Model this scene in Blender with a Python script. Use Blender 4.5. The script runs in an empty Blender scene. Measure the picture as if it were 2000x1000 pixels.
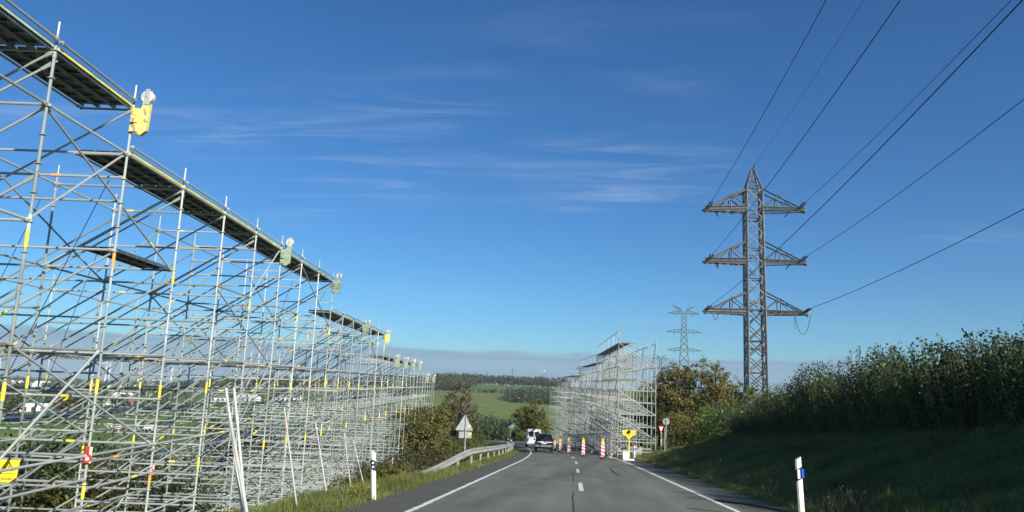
import bpy, math, random
import numpy as np
from mathutils import Vector, Matrix
R = math.radians
SC = bpy.context.scene
COL = SC.collection

# ------------------------------------------------------------------ camera
FPX = 1450.0                       # focal length in pixels of a 2000 px wide frame
YAW, PITCH, ROLL = R(5.0), R(9.8), R(2.2)
EYE = Vector((0, 0, 1.5))
FH = Vector((-math.sin(YAW), math.cos(YAW), 0)); RH = Vector((math.cos(YAW), math.sin(YAW), 0)); UP = Vector((0, 0, 1))
CF = FH*math.cos(PITCH) + UP*math.sin(PITCH)
U0 = UP*math.cos(PITCH) - FH*math.sin(PITCH)
CR = RH*math.cos(ROLL) + U0*math.sin(ROLL)
CU = U0*math.cos(ROLL) - RH*math.sin(ROLL)
cam = bpy.data.cameras.new('camera'); camo = bpy.data.objects.new('camera', cam); COL.objects.link(camo)
cam.sensor_width = 36; cam.lens = 36*FPX/2000; cam.clip_start = 0.1; cam.clip_end = 20000
m = Matrix((CR, CU, -CF)).transposed().to_4x4(); m.translation = EYE
camo.matrix_world = m
SC.camera = camo
SC.render.resolution_x = 1024; SC.render.resolution_y = 512

# ------------------------------------------------------------------ sky and sun
SUN_EL = R(26); SUN_AZ = R(138)      # azimuth clockwise from +Y: behind the camera, to the right
TO_SUN = Vector((math.sin(SUN_AZ)*math.cos(SUN_EL), math.cos(SUN_AZ)*math.cos(SUN_EL), math.sin(SUN_EL)))
W = bpy.data.worlds.new('World'); SC.world = W; W.use_nodes = True
nt = W.node_tree; N = nt.nodes; L = nt.links
bg = N['Background']; bg.inputs['Strength'].default_value = 0.061
sky = N.new('ShaderNodeTexSky'); sky.sky_type = 'NISHITA'; sky.sun_disc = False
sky.sun_elevation = SUN_EL; sky.sun_rotation = SUN_AZ; sky.altitude = 300
sky.air_density = 1.0; sky.dust_density = 0.25; sky.ozone_density = 2.0
def wn(t, **k):
    n = N.new(t)
    for a, b in k.items(): setattr(n, a, b)
    return n
def wmath(op, a, b=None, c=None, clamp=False):
    n = wn('ShaderNodeMath', operation=op, use_clamp=clamp)
    for i, v in enumerate((a, b, c)):
        if v is None: continue
        if isinstance(v, (int, float)): n.inputs[i].default_value = v
        else: L.new(v, n.inputs[i])
    return n.outputs[0]
def wramp(v, a, b, lo=0.0, hi=1.0):
    n = wn('ShaderNodeMapRange', interpolation_type='SMOOTHSTEP'); L.new(v, n.inputs[0])
    n.inputs[1].default_value = a; n.inputs[2].default_value = b; n.inputs[3].default_value = lo; n.inputs[4].default_value = hi
    return n.outputs[0]
def wmix(f, a, b):
    n = wn('ShaderNodeMix', data_type='RGBA'); 
    if isinstance(f, float): n.inputs[0].default_value = f
    else: L.new(f, n.inputs[0])
    for i, v in ((6, a), (7, b)):
        if isinstance(v, tuple): n.inputs[i].default_value = v + (1,)
        else: L.new(v, n.inputs[i])
    return n.outputs[2]
tc = wn('ShaderNodeTexCoord'); sep = wn('ShaderNodeSeparateXYZ'); L.new(tc.outputs['Generated'], sep.inputs[0])
sx, sy, sz = sep.outputs
den = wmath('ADD', wmath('MAXIMUM', sz, 0.0), 0.06)
comb = wn('ShaderNodeCombineXYZ'); L.new(wmath('DIVIDE', sx, den), comb.inputs[0]); L.new(wmath('DIVIDE', sy, den), comb.inputs[1])
def wnoise(vec, scale, detail, rough, mapping=None, dist=0.0):
    if mapping:
        mp = wn('ShaderNodeMapping'); L.new(vec, mp.inputs[0])
        mp.inputs[1].default_value = mapping[0]; mp.inputs[2].default_value = mapping[1]; mp.inputs[3].default_value = mapping[2]; vec = mp.outputs[0]
    n = wn('ShaderNodeTexNoise'); L.new(vec, n.inputs['Vector'])
    n.inputs['Scale'].default_value = scale; n.inputs['Detail'].default_value = detail; n.inputs['Roughness'].default_value = rough
    n.inputs['Distortion'].default_value = dist
    return n.outputs[0]
CIR_OFF = (2.0, 12.0, 0)
strands = wnoise(comb.outputs[0], 1.5, 8, 0.62, (CIR_OFF, (0, 0, R(-28)), (1.0, 4.2, 1)), 0.6)
patch = wnoise(comb.outputs[0], 0.42, 3, 0.5, ((CIR_OFF[0]+6, CIR_OFF[1]+2, 0), (0, 0, R(-20)), (1, 1.5, 1)))
cir = wmath('MULTIPLY', wramp(strands, 0.40, 0.84), wramp(patch, 0.50, 0.74))
cir = wmath('MULTIPLY', cir, wramp(sz, 0.02, 0.16))
hsv = wn('ShaderNodeHueSaturation'); L.new(sky.outputs[0], hsv.inputs['Color'])
hsv.inputs['Saturation'].default_value = 1.12; hsv.inputs['Value'].default_value = 1.0
tint = wn('ShaderNodeMix', data_type='RGBA', blend_type='MULTIPLY'); tint.inputs[0].default_value = 1.0
L.new(hsv.outputs[0], tint.inputs[6]); tint.inputs[7].default_value = (.365, .79, 1.17, 1)
skyc = wmix(wmath("MULTIPLY", cir, 0.46), tint.outputs[2], (7.0, 8.3, 9.6))
# low bank of grey-blue cloud all round the horizon
ang = wmath('ARCTAN2', sx, sy)
cb = wn('ShaderNodeCombineXYZ'); L.new(ang, cb.inputs[0]); L.new(sz, cb.inputs[1])
edge = wnoise(cb.outputs[0], 7.0, 5, 0.55, ((0, 0, 0), (0, 0, 0), (1, 4, 1)))
lim = wmath('MULTIPLY_ADD', edge, 0.030, 0.028)
dz = wmath('SUBTRACT', lim, sz)
bank = wramp(dz, -0.0035, 0.0045)
stre = wnoise(cb.outputs[0], 6.0, 6, 0.6, ((2, 0, 0), (0, 0, 0), (1, 28, 1)))
bankc = wmix(wramp(stre, 0.42, 0.66), (1.5, 3.1, 4.7), (2.1, 3.8, 5.4))
skyc = wmix(wmath('MULTIPLY', bank, 0.85), skyc, bankc)
L.new(skyc, bg.inputs['Color'])
sun = bpy.data.lights.new('sun', 'SUN'); sun.energy = 5.0; sun.angle = R(0.53); sun.color = (1.0, 0.93, 0.82)
suno = bpy.data.objects.new('sun', sun); COL.objects.link(suno)
suno.rotation_euler = TO_SUN.to_track_quat('Z', 'Y').to_euler(); suno.location = (60, -50, 60)
SC.view_settings.view_transform = 'Standard'; SC.view_settings.look = 'None'
SC.view_settings.exposure = 0.65; SC.view_settings.gamma = 1; SC.view_settings.use_curve_mapping = False

# ------------------------------------------------------------------ materials
MATS = {}
def mat(name, col, rough=0.7, metal=0.0, var=None, scale=4.0, bump=0.0, island=None, obj_rand=0.0, trans=0.0, spec=0.5, emit=None, detail=6.0, coords='Object', stretch=None):
    """var: list of (position, colour) for a noise ramp; island: list of (position, colour) picked per loose piece."""
    mt = bpy.data.materials.new(name); mt.use_nodes = True; t = mt.node_tree; n = t.nodes; l = t.links
    b = n['Principled BSDF']; b.inputs['Roughness'].default_value = rough; b.inputs['Metallic'].default_value = metal
    b.inputs['Specular IOR Level'].default_value = spec
    c4 = lambda c: tuple(c)+(1,)
    b.inputs['Base Color'].default_value = c4(col)
    out = None
    tcn = n.new('ShaderNodeTexCoord')
    def noise(sc):
        q = n.new('ShaderNodeTexNoise'); q.inputs['Scale'].default_value = sc; q.inputs['Detail'].default_value = detail; q.inputs['Roughness'].default_value = 0.6
        src = tcn.outputs[coords] if coords != 'Position' else n.new('ShaderNodeNewGeometry').outputs['Position']
        if stretch:
            mp = n.new('ShaderNodeMapping'); l.new(src, mp.inputs[0]); mp.inputs[3].default_value = stretch; src = mp.outputs[0]
        l.new(src, q.inputs['Vector']); return q.outputs[0]
    def ramp(fac, stops):
        q = n.new('ShaderNodeValToRGB'); l.new(fac, q.inputs[0]); e = q.color_ramp.elements
        while len(e) < len(stops): e.new(0.5)
        for i, (p, c) in enumerate(stops): e[i].position = p; e[i].color = c4(c)
        return q.outputs[0]
    if island:
        g = n.new('ShaderNodeNewGeometry'); out = ramp(g.outputs['Random Per Island'], island)
    if var:
        v = ramp(noise(scale), var)
        if out is None: out = v
        else:
            q = n.new('ShaderNodeMix'); q.data_type = 'RGBA'; q.blend_type = 'MULTIPLY'; q.inputs[0].default_value = 1
            l.new(out, q.inputs[6]); l.new(v, q.inputs[7]); out = q.outputs[2]
    if obj_rand:
        oi = n.new('ShaderNodeObjectInfo'); mr = n.new('ShaderNodeMapRange'); l.new(oi.outputs['Random'], mr.inputs[0])
        mr.inputs[3].default_value = 1-obj_rand; mr.inputs[4].default_value = 1+obj_rand
        h = n.new('ShaderNodeHueSaturation'); l.new(mr.outputs[0], h.inputs['Value'])
        if out is None: h.inputs['Color'].default_value = c4(col)
        else: l.new(out, h.inputs['Color'])
        out = h.outputs[0]
    if out is not None: l.new(out, b.inputs['Base Color'])
    if bump:
        q = n.new('ShaderNodeBump'); q.inputs['Strength'].default_value = bump; q.inputs['Distance'].default_value = 0.02
        l.new(noise(scale*6), q.inputs['Height']); l.new(q.outputs[0], b.inputs['Normal'])
    if trans:
        tr = n.new('ShaderNodeBsdfTranslucent'); ms = n.new('ShaderNodeMixShader'); ms.inputs[0].default_value = trans
        if out is not None: l.new(out, tr.inputs['Color'])
        else: tr.inputs['Color'].default_value = c4(col)
        l.new(b.outputs[0], ms.inputs[1]); l.new(tr.outputs[0], ms.inputs[2]); l.new(ms.outputs[0], n['Material Output'].inputs[0])
    MATS[name] = mt
    return mt
M = MATS
mat('galvanised', (.42,.45,.44), .40, .28, var=[(.28,(.26,.25,.215)),(.40,(.36,.395,.365)),(.55,(.46,.50,.465)),(.75,(.60,.64,.59))], scale=3.0, obj_rand=.28, stretch=(1,1,.15))
mat('galvanised_pale', (.5,.52,.5), .5, .12, var=[(.30,(.28,.30,.28)),(.7,(.50,.52,.48))], scale=2.0, obj_rand=.2)
mat('steel_lattice', (.40,.41,.39), .5, .35, var=[(.30,(.12,.13,.135)),(.7,(.27,.28,.285))], scale=1.2, obj_rand=.15)
mat('far_lattice', (.075,.10,.10), .6, .2)
mat('deck_steel', (.22,.25,.25), .5, .5, var=[(.35,(.16,.18,.18)),(.7,(.30,.33,.33))], scale=7)
mat('deck_plain', (.16,.17,.17), .5, .3)
mat('deck_yellow', (.75,.66,.14), .55, var=[(.35,(.55,.48,.12)),(.6,(.82,.74,.20))], scale=5)
mat('deck_green', (.36,.50,.36), .55, var=[(.35,(.28,.36,.28)),(.6,(.45,.58,.44))], scale=5)
mat('tape_yellow', (.85,.68,.05), .5, var=[(.35,(.70,.55,.05)),(.6,(.9,.76,.08))], scale=9)
mat('tape_orange', (.85,.35,.08), .5)
mat('tape_mint', (.42,.62,.50), .5)
mat('bracket_yellow', (.70,.62,.16), .6, var=[(.40,(.28,.26,.18)),(.47,(.66,.58,.16)),(.7,(.74,.68,.28))], scale=7)
mat('bracket_green', (.27,.36,.24), .6, var=[(.36,(.14,.18,.13)),(.46,(.25,.34,.23)),(.7,(.31,.40,.27))], scale=7)
mat('white_plastic', (.78,.78,.74), .45, var=[(.35,(.62,.62,.57)),(.55,(.80,.80,.76))], scale=5)
mat('roller_cream', (.58,.57,.50), .5, var=[(.35,(.42,.41,.36)),(.55,(.62,.61,.54))], scale=6)
mat('white_paint', (.80,.80,.76), .55, var=[(.3,(.60,.60,.56)),(.5,(.80,.80,.77))], scale=3)
mat('white_pole', (.58,.59,.57), .4, .1, var=[(.35,(.45,.46,.44)),(.6,(.62,.63,.60))], scale=3, obj_rand=.1)
mat('black_plastic', (.02,.02,.022), .5)
mat('rubber', (.018,.018,.018), .8)
mat('blue_reflector', (.02,.12,.75), .25)
mat('silver_reflector', (.70,.72,.78), .3)
mat('red_paint', (.65,.03,.025), .45, var=[(.35,(.50,.03,.03)),(.6,(.70,.05,.04))], scale=8)
mat('yellow_sign', (.85,.70,.02), .45, var=[(.35,(.78,.62,.02)),(.6,(.88,.76,.05))], scale=6)
mat('lamp_amber', (.90,.42,.03), .25)
mat('sign_back', (.3,.33,.33), .5, .25, var=[(.35,(.24,.265,.265)),(.65,(.34,.37,.365))], scale=3)
mat('rail_steel', (.42,.43,.40), .5, .3, var=[(.3,(.28,.29,.265)),(.7,(.50,.51,.475))], scale=1.4, stretch=(1,.3,3))
mat('concrete', (.42,.41,.36), .9, var=[(.3,(.30,.29,.26)),(.7,(.52,.50,.45))], scale=4, bump=.3)
mat('car_black', (.012,.013,.015), .22, spec=.6)
mat('car_grey', (.16,.17,.18), .35)
mat('car_glass', (.015,.018,.02), .08, spec=.8)
mat('car_white', (.78,.79,.80), .3)
mat('tail_red', (.40,.01,.01), .25)
mat('wire', (.015,.017,.02), .5, .4)
mat('insulator', (.035,.035,.04), .35)
mat('bark', (.09,.07,.05), .9, var=[(.3,(.06,.045,.035)),(.7,(.14,.11,.08))], scale=5, bump=.4)
mat('stem_green', (.10,.11,.05), .8)
mat('asphalt', (.075,.078,.074), .85, var=[(.25,(.132,.142,.108)),(.5,(.158,.168,.131)),(.75,(.178,.188,.150))], scale=.8, bump=.15, coords='Position', detail=9, stretch=(1.6,.25,1), spec=.25)
def wheel_tracks(mt):
    t = mt.node_tree; n = t.nodes; l = t.links; b = n['Principled BSDF']; src = b.inputs['Base Color'].links[0].from_socket
    ge = n.new('ShaderNodeNewGeometry')
    for stretch, sc, lo, hi in (((1.0, .012, 1), 1.3, .80, 1.14), ((1, 1, 1), .35, .88, 1.10), ((1, 1, 1), 14, .90, 1.08)):
        mp = n.new('ShaderNodeMapping'); l.new(ge.outputs['Position'], mp.inputs[0]); mp.inputs[3].default_value = stretch
        q = n.new('ShaderNodeTexNoise'); q.inputs['Scale'].default_value = sc; q.inputs['Detail'].default_value = 5; l.new(mp.outputs[0], q.inputs['Vector'])
        r = n.new('ShaderNodeMapRange'); l.new(q.outputs[0], r.inputs[0]); r.inputs[1].default_value = .3; r.inputs[2].default_value = .7; r.inputs[3].default_value = lo; r.inputs[4].default_value = hi
        m_ = n.new('ShaderNodeMix'); m_.data_type = 'RGBA'; m_.blend_type = 'MULTIPLY'; m_.inputs[0].default_value = 1; l.new(src, m_.inputs[6]); l.new(r.outputs[0], m_.inputs[7]); src = m_.outputs[2]
    l.new(src, b.inputs['Base Color'])
wheel_tracks(M['asphalt'])
mat('asphalt_shoulder', (.06,.06,.06), .9, var=[(.25,(.075,.077,.062)),(.5,(.098,.100,.082)),(.75,(.122,.124,.102))], scale=1.4, bump=.2, coords='Position', detail=9, spec=.2)
mat('tar', (.022,.022,.022), .6)
mat('road_white', (.72,.72,.68), .7, var=[(.30,(.34,.34,.32)),(.44,(.70,.70,.66)),(.7,(.80,.80,.77))], scale=6, coords='Position', detail=10)
mat('road_yellow', (.55,.34,.10), .7, var=[(.35,(.30,.22,.10)),(.55,(.60,.36,.10))], scale=4, coords='Position')
mat('ground', (.07,.10,.03), .95, spec=.1)
def leaf(name, cols, trans=.25, var=None, rough=.5):
    k = len(cols)
    mat(name, cols[0], rough, island=[(i/max(1, k-1), c) for i, c in enumerate(cols)], trans=trans, spec=.3, var=var or [(.35,(.55,.55,.55)),(.65,(1.1,1.1,1.1))], scale=.55, detail=2)
leaf('leaf_hedge', [(.055,.095,.026),(.090,.145,.042),(.135,.195,.065),(.036,.070,.020),(.17,.22,.10)], .12, rough=.40)
leaf('leaf_green', [(.060,.105,.024),(.095,.150,.033),(.125,.175,.045)])
leaf('leaf_bright', [(.100,.170,.032),(.135,.225,.045),(.170,.250,.065)])
leaf('leaf_autumn', [(.190,.175,.040),(.240,.180,.050),(.110,.145,.034),(.260,.160,.050),(.100,.130,.032),(.170,.185,.045)])
leaf('leaf_olive', [(.165,.170,.040),(.105,.125,.030),(.215,.195,.050),(.080,.105,.026)])
leaf('leaf_brown', [(.110,.090,.045),(.075,.080,.032),(.140,.105,.055),(.060,.070,.026)])
leaf('leaf_dark', [(.036,.058,.020),(.052,.078,.026),(.075,.100,.034)], .15)
leaf('leaf_far', [(.048,.075,.032),(.064,.092,.038),(.085,.108,.044),(.040,.064,.030)], .1)
leaf('grass_blade', [(.130,.185,.036),(.180,.225,.055),(.230,.240,.080),(.095,.150,.028),(.26,.23,.10)], .3)
leaf('weed_yellow', [(.45,.36,.03),(.20,.20,.04),(.15,.17,.04)], .2)
leaf('weed_dry', [(.24,.21,.12),(.16,.14,.08)], .2)
mat('roof_red', (.25,.09,.06), .8, var=[(.3,(.18,.07,.05)),(.7,(.30,.12,.08))], scale=3)
mat('roof_grey', (.12,.12,.13), .7)
mat('roof_white', (.75,.76,.76), .6)
mat('wall_white', (.72,.70,.66), .8, var=[(.3,(.62,.60,.56)),(.7,(.76,.74,.70))], scale=1)
mat('wall_brick', (.26,.13,.09), .85)
mat('window_dark', (.03,.035,.04), .15)
mat('turbine_white', (.78,.79,.80), .5)
mat('cow_white', (.75,.72,.66), .8, var=[(.45,(.72,.69,.62)),(.5,(.80,.78,.74))], scale=2)

# ------------------------------------------------------------------ mesh helpers
class MB:
    def __init__(s): s.v = []; s.f = []; s.mi = []
    def add(s, vs, fs, mi=0):
        o = len(s.v); s.v += [tuple(v) for v in vs]; s.f += [tuple(i+o for i in f) for f in fs]; s.mi += [mi]*len(fs); return s
    def box(s, c, d, rot=None, mi=0):
        vs = []
        for z in (-1, 1):
            for y in (-1, 1):
                for x in (-1, 1):
                    v = Vector((x*d[0]/2, y*d[1]/2, z*d[2]/2))
                    if rot: v = rot @ v
                    vs.append(v+Vector(c))
        return s.add(vs, [(0,2,3,1),(4,5,7,6),(0,1,5,4),(2,6,7,3),(0,4,6,2),(1,3,7,5)], mi)
    def tube(s, pts, r, n=8, mi=0, cap=True):
        pts = [Vector(p) for p in pts]; rs = r if isinstance(r, (list, tuple)) else [r]*len(pts)
        rings = []
        for i, p in enumerate(pts):
            t = (pts[min(i+1, len(pts)-1)]-pts[max(i-1, 0)]).normalized()
            a = t.orthogonal().normalized() if i == 0 else (a - t*a.dot(t)).normalized()
            b = t.cross(a)
            rings.append([p+(a*math.cos(2*math.pi*k/n)+b*math.sin(2*math.pi*k/n))*rs[i] for k in range(n)])
        vs = [v for rg in rings for v in rg]; fs = []
        for i in range(len(pts)-1):
            for k in range(n):
                q = (k+1) % n; fs.append((i*n+k, i*n+q, (i+1)*n+q, (i+1)*n+k))
        if cap: fs.append(tuple(range(n))[::-1]); fs.append(tuple((len(pts)-1)*n+k for k in range(n)))
        return s.add(vs, fs, mi)
    def prism(s, poly, p0, ax, ay, depth, mi=0):
        """poly in (ax, ay) plane at p0, extruded by vector depth."""
        ax, ay, d, p0 = Vector(ax), Vector(ay), Vector(depth), Vector(p0); n = len(poly)
        a = [p0+ax*x+ay*y for x, y in poly]; b = [v+d for v in a]
        fs = [tuple(range(n))[::-1], tuple(range(n, 2*n))]+[(i, (i+1) % n, n+(i+1) % n, n+i) for i in range(n)]
        return s.add(a+b, fs, mi)
    def mesh(s, name, mats, smooth=False):
        me = bpy.data.meshes.new(name); me.from_pydata(s.v, [], s.f)
        for q in (mats if isinstance(mats, (list, tuple)) else [mats]): me.materials.append(M[q])
        if any(s.mi): me.polygons.foreach_set('material_index', s.mi)
        if smooth: me.polygons.foreach_set('use_smooth', [True]*len(me.polygons))
        me.validate(); me.update()
        return me
    def build(s, name, mats, parent=None, smooth=False):
        """coordinates are world; stored local to the parent's origin."""
        o = bpy.data.objects.new(name, None)
        if parent:
            w = origin(parent); s.v = [(a-w.x, b-w.y, c-w.z) for a, b, c in s.v]
        bpy.data.objects.remove(o)
        o = bpy.data.objects.new(name, s.mesh(name, mats, smooth)); COL.objects.link(o)
        if parent: o.parent = parent
        return o
def origin(o):
    w = Vector((0, 0, 0))
    while o: w = w + o.location; o = o.parent
    return w
def tag(o, label, cat=None, group=None, kind=None):
    if label: o['label'] = label
    if cat: o['category'] = cat
    if group: o['group'] = group
    if kind: o['kind'] = kind
    return o
def thing(name, loc, label, cat, group=None):
    o = bpy.data.objects.new(name, None); o.empty_display_size = .3; o.location = loc; COL.objects.link(o)
    return tag(o, label, cat, group)
def inst(name, me, parent, mtx):
    o = bpy.data.objects.new(name, me); COL.objects.link(o); o.parent = parent
    w = origin(parent) if parent else Vector((0, 0, 0))
    mm = mtx.copy(); mm.translation = mm.translation - w
    o.matrix_basis = mm
    return o
def copy_tree(o, parent=None):
    c = o.copy(); COL.objects.link(c); c.parent = parent
    for ch in o.children: copy_tree(ch, c)
    return c
def span(p0, p1, up=None):
    p0, p1 = Vector(p0), Vector(p1); d = p1-p0; ln = d.length; z = d/ln
    x = (Vector(up) - z*Vector(up).dot(z)).normalized() if up else z.orthogonal().normalized()
    y = z.cross(x)
    mm = Matrix((x, y, z*ln)).transposed().to_4x4(); mm.translation = p0
    return mm
def unit_tube(r, mt, n=8, name='tube', head=False):
    mb = MB().tube([(0,0,0),(0,0,1)], r, n)
    if head:                                             # wedge heads at both ends
        for a, b_ in ((.012, .040), (.960, .988)): mb.tube([(0,0,a),(0,0,b_)], [r*1.75, r*1.35] if a < .5 else [r*1.35, r*1.75], 6)
    return mb.mesh(name, mt, False)
def raw_mesh(name, V, F, mats, parent=None, quads=True):
    me = bpy.data.meshes.new(name); k = F.shape[1]
    if parent: V = V - np.array(origin(parent))
    me.vertices.add(len(V)); me.vertices.foreach_set('co', V.astype(np.float32).ravel())
    me.loops.add(F.size); me.loops.foreach_set('vertex_index', F.astype(np.int32).ravel())
    me.polygons.add(len(F)); me.polygons.foreach_set('loop_start', np.arange(0, F.size, k, dtype=np.int32))
    for q in ([mats] if isinstance(mats, str) else mats): me.materials.append(M[q])
    me.update(calc_edges=True)
    o = bpy.data.objects.new(name, me); COL.objects.link(o)
    if parent: o.parent = parent
    return o

# ------------------------------------------------------------------ the lie of the land
SL, CS = .066, .02
def sst(a, b, x):
    t = np.clip((x-a)/(b-a), 0, 1); return t*t*(3-2*t)
def xc(y):
    y = np.asarray(y, float)
    t = np.clip(y-45, 0, 150)
    return .2 - t**2/1200 - np.clip(y-195, 0, 1e9)*.25
def zroad(x, y): return -SL*np.asarray(y, float) + CS*np.clip(np.asarray(x, float)-xc(y), -8, 8)
DIST = [0, 30, 60, 100, 200, 350, 600, 900, 1300, 2500, 6000]
AZ = [-180, -60, -27, -15, -4, 4, 12, 20, 35, 60, 180]
TAB = np.array([
 [-4,-4,-5,-6,-8,-10,-12,-12,-12,-12,-20],
 [-5,-9,-12,-14,-16,-18,-22,-26,-31,-44,-90],
 [-5,-9,-12,-14,-16,-18,-22,-26,-31,-44,-90],
 [-5,-8,-11,-13,-16,-18,-20,-20,-12,-20,-80],
 [-3,-6,-9,-11,-18,-26,-28,-16,-2,-10,-60],
 [-3,-5,-8,-10,-18,-26,-28,-16,-2,-10,-60],
 [-3,-3,-5,-7,-9,-10,-10,-5,0,-5,-60],
 [0,-1.5,-3,-4.5,-5,-5,-5,-3,0,-5,-60],
 [1,.5,0,-.5,0,2,4,4,4,0,-60],
 [1,1,1,1,1,2,4,4,4,0,-60],
 [-4,-4,-5,-6,-8,-10,-12,-12,-12,-12,-20]], float) + 1.5
def hfar(x, y):
    D = np.hypot(x, y); az = np.degrees(np.arctan2(x, y)) + 5.0
    az = np.clip(az, -180, 180)
    i = np.clip(np.searchsorted(AZ, az)-1, 0, len(AZ)-2); A = np.array(AZ, float)
    t = (az-A[i])/(A[i+1]-A[i]); t = t*t*(3-2*t)
    Dn = np.log(np.array(DIST, float)+25); q = np.log(np.minimum(D, 5999)+25)
    j = np.clip(np.searchsorted(Dn, q)-1, 0, len(DIST)-2); s = (q-Dn[j])/(Dn[j+1]-Dn[j])
    f = lambda a, b: TAB[a, b]
    z = (f(i, j)*(1-s)+f(i, j+1)*s)*(1-t) + (f(i+1, j)*(1-s)+f(i+1, j+1)*s)*t
    und = np.sin(x*.013+1)*np.cos(y*.011)*.8*sst(80, 300, D) + np.sin(x*.0035)*np.sin(y*.003+2)*3*sst(700, 2000, D)
    return z + und
def H(x, y):
    x = np.asarray(x, float); y = np.asarray(y, float)
    u = x - xc(y); zr = zroad(x, y)
    ld = 1 - .55*sst(45, 95, y); rd = 1 - .62*sst(52, 74, y)
    tl = np.maximum(0, -5.4-u); tr = np.maximum(0, u-5.5)
    left = -(np.minimum(tl, 12)*.42 + np.maximum(tl-12, 0)*.10)*ld*sst(0, 2.2, tl)
    right = (np.minimum(tr, 5.4)*.36 + np.maximum(tr-5.4, 0)*.04)*rd*sst(0, .6, tr)
    nearz = zr + np.where(u < 0, left, right) + .03*sst(4.6, 5.2, np.abs(u+.25)) - .07*(1-sst(4.5, 5.0, np.abs(u+.25)))
    rough = (np.sin(x*2.3+y*1.1)*np.sin(y*1.9-x*.7)+np.sin(x*.9)*np.sin(y*.8))*.05*sst(5.2, 7, np.abs(u))
    w = np.maximum(sst(12, 48, np.abs(u)), sst(180, 240, y))
    w = np.maximum(w, 0)
    return (nearz+rough)*(1-w) + hfar(x, y)*w
def g(x, y): return float(H(x, y))
def ray(px, py): return CR*((px-1000)/FPX) + CU*((500-py)/FPX) + CF
def road_pt(px, py):
    d = ray(px, py); t = -1.5/(d.z+SL*d.y-CS*d.x); p = EYE+d*t
    return Vector((p.x, p.y, float(zroad(p.x, p.y))))
def place(px, D, py=800, sink=0.0):
    d = ray(px, py); h = math.hypot(d.x, d.y); x, y = d.x/h*D, d.y/h*D
    return Vector((x, y, g(x, y)-sink))
def ab(a, b, z=0): return Vector((RH.x*a+FH.x*b, RH.y*a+FH.y*b, z+EYE.z))

def grow(lo, hi, step, far, k):
    mid = list(np.arange(lo, hi, step)); s = step; x = hi; out = []
    while x < far: out.append(x); s *= k; x += s
    return mid, out
mx, rx = grow(-24, 20, .55, 5800, 1.085); _, lx = grow(-24, 24, .55, 5800, 1.085)
xs = np.array(sorted([-v for v in lx] + mx + rx))
my, fy = grow(-30, 180, 1.2, 5900, 1.05); _, by = grow(0, 30, 1.2, 2500, 1.2)
ys = np.array(sorted([-v for v in by if v > 30] + my + fy))
X, Y = np.meshgrid(xs, ys); Zt = H(X, Y)
V = np.stack([X, Y, Zt], -1).reshape(-1, 3); nx = len(xs)
ii, jj = np.meshgrid(np.arange(len(ys)-1), np.arange(nx-1), indexing='ij'); a0 = (ii*nx+jj).ravel()
F = np.stack([a0, a0+1, a0+nx+1, a0+nx], -1)
# ground material: field patchwork far away, rough grass near
gm = M['ground']; t = gm.node_tree; n = t.nodes; l = t.links; b = n['Principled BSDF']
geo = n.new('ShaderNodeNewGeometry')
def gn(scale, detail=6, stretch=(1,1,1)):
    mp = n.new('ShaderNodeMapping'); l.new(geo.outputs['Position'], mp.inputs[0]); mp.inputs[3].default_value = stretch
    q = n.new('ShaderNodeTexNoise'); l.new(mp.outputs[0], q.inputs['Vector']); q.inputs['Scale'].default_value = scale; q.inputs['Detail'].default_value = detail
    return q.outputs[0]
def gr(f, stops):
    q = n.new('ShaderNodeValToRGB'); l.new(f, q.inputs[0]); e = q.color_ramp.elements
    while len(e) < len(stops): e.new(.5)
    for i, (p, c) in enumerate(stops): e[i].position = p; e[i].color = tuple(c)+(1,)
    return q.outputs[0]
vor = n.new('ShaderNodeTexVoronoi'); vor.inputs['Scale'].default_value = .0045; vor.inputs['Randomness'].default_value = .9
mp = n.new('ShaderNodeMapping'); l.new(geo.outputs['Position'], mp.inputs[0]); mp.inputs[3].default_value = (1, .55, 0); l.new(mp.outputs[0], vor.inputs['Vector'])
sc_ = n.new('ShaderNodeSeparateColor'); l.new(vor.outputs['Color'], sc_.inputs[0])
fields = gr(sc_.outputs[0], [(0,(.085,.150,.032)),(.3,(.120,.185,.045)),(.55,(.100,.165,.036)),(.78,(.145,.185,.055)),(.93,(.125,.175,.05)),(.97,(.22,.17,.095))])
near = gr(gn(.9, 8), [(.3,(.055,.085,.020)),(.5,(.085,.120,.030)),(.72,(.130,.140,.052))])
dd = n.new('ShaderNodeVectorMath'); dd.operation = 'LENGTH'; l.new(geo.outputs['Position'], dd.inputs[0])
mr = n.new('ShaderNodeMapRange'); l.new(dd.outputs['Value'], mr.inputs[0]); mr.inputs[1].default_value = 70; mr.inputs[2].default_value = 130
mxn = n.new('ShaderNodeMix'); mxn.data_type = 'RGBA'; l.new(mr.outputs[0], mxn.inputs[0]); l.new(near, mxn.inputs[6]); l.new(fields, mxn.inputs[7])
mul = n.new('ShaderNodeMix'); mul.data_type = 'RGBA'; mul.blend_type = 'MULTIPLY'; mul.inputs[0].default_value = 1
l.new(mxn.outputs[2], mul.inputs[6]); l.new(gr(gn(.05, 8), [(.3,(.75,.75,.75)),(.7,(1.12,1.12,1.12))]), mul.inputs[7]); l.new(mul.outputs[2], b.inputs['Base Color'])
tag(raw_mesh('ground', V, F, 'ground'), None, kind='structure')

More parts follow.
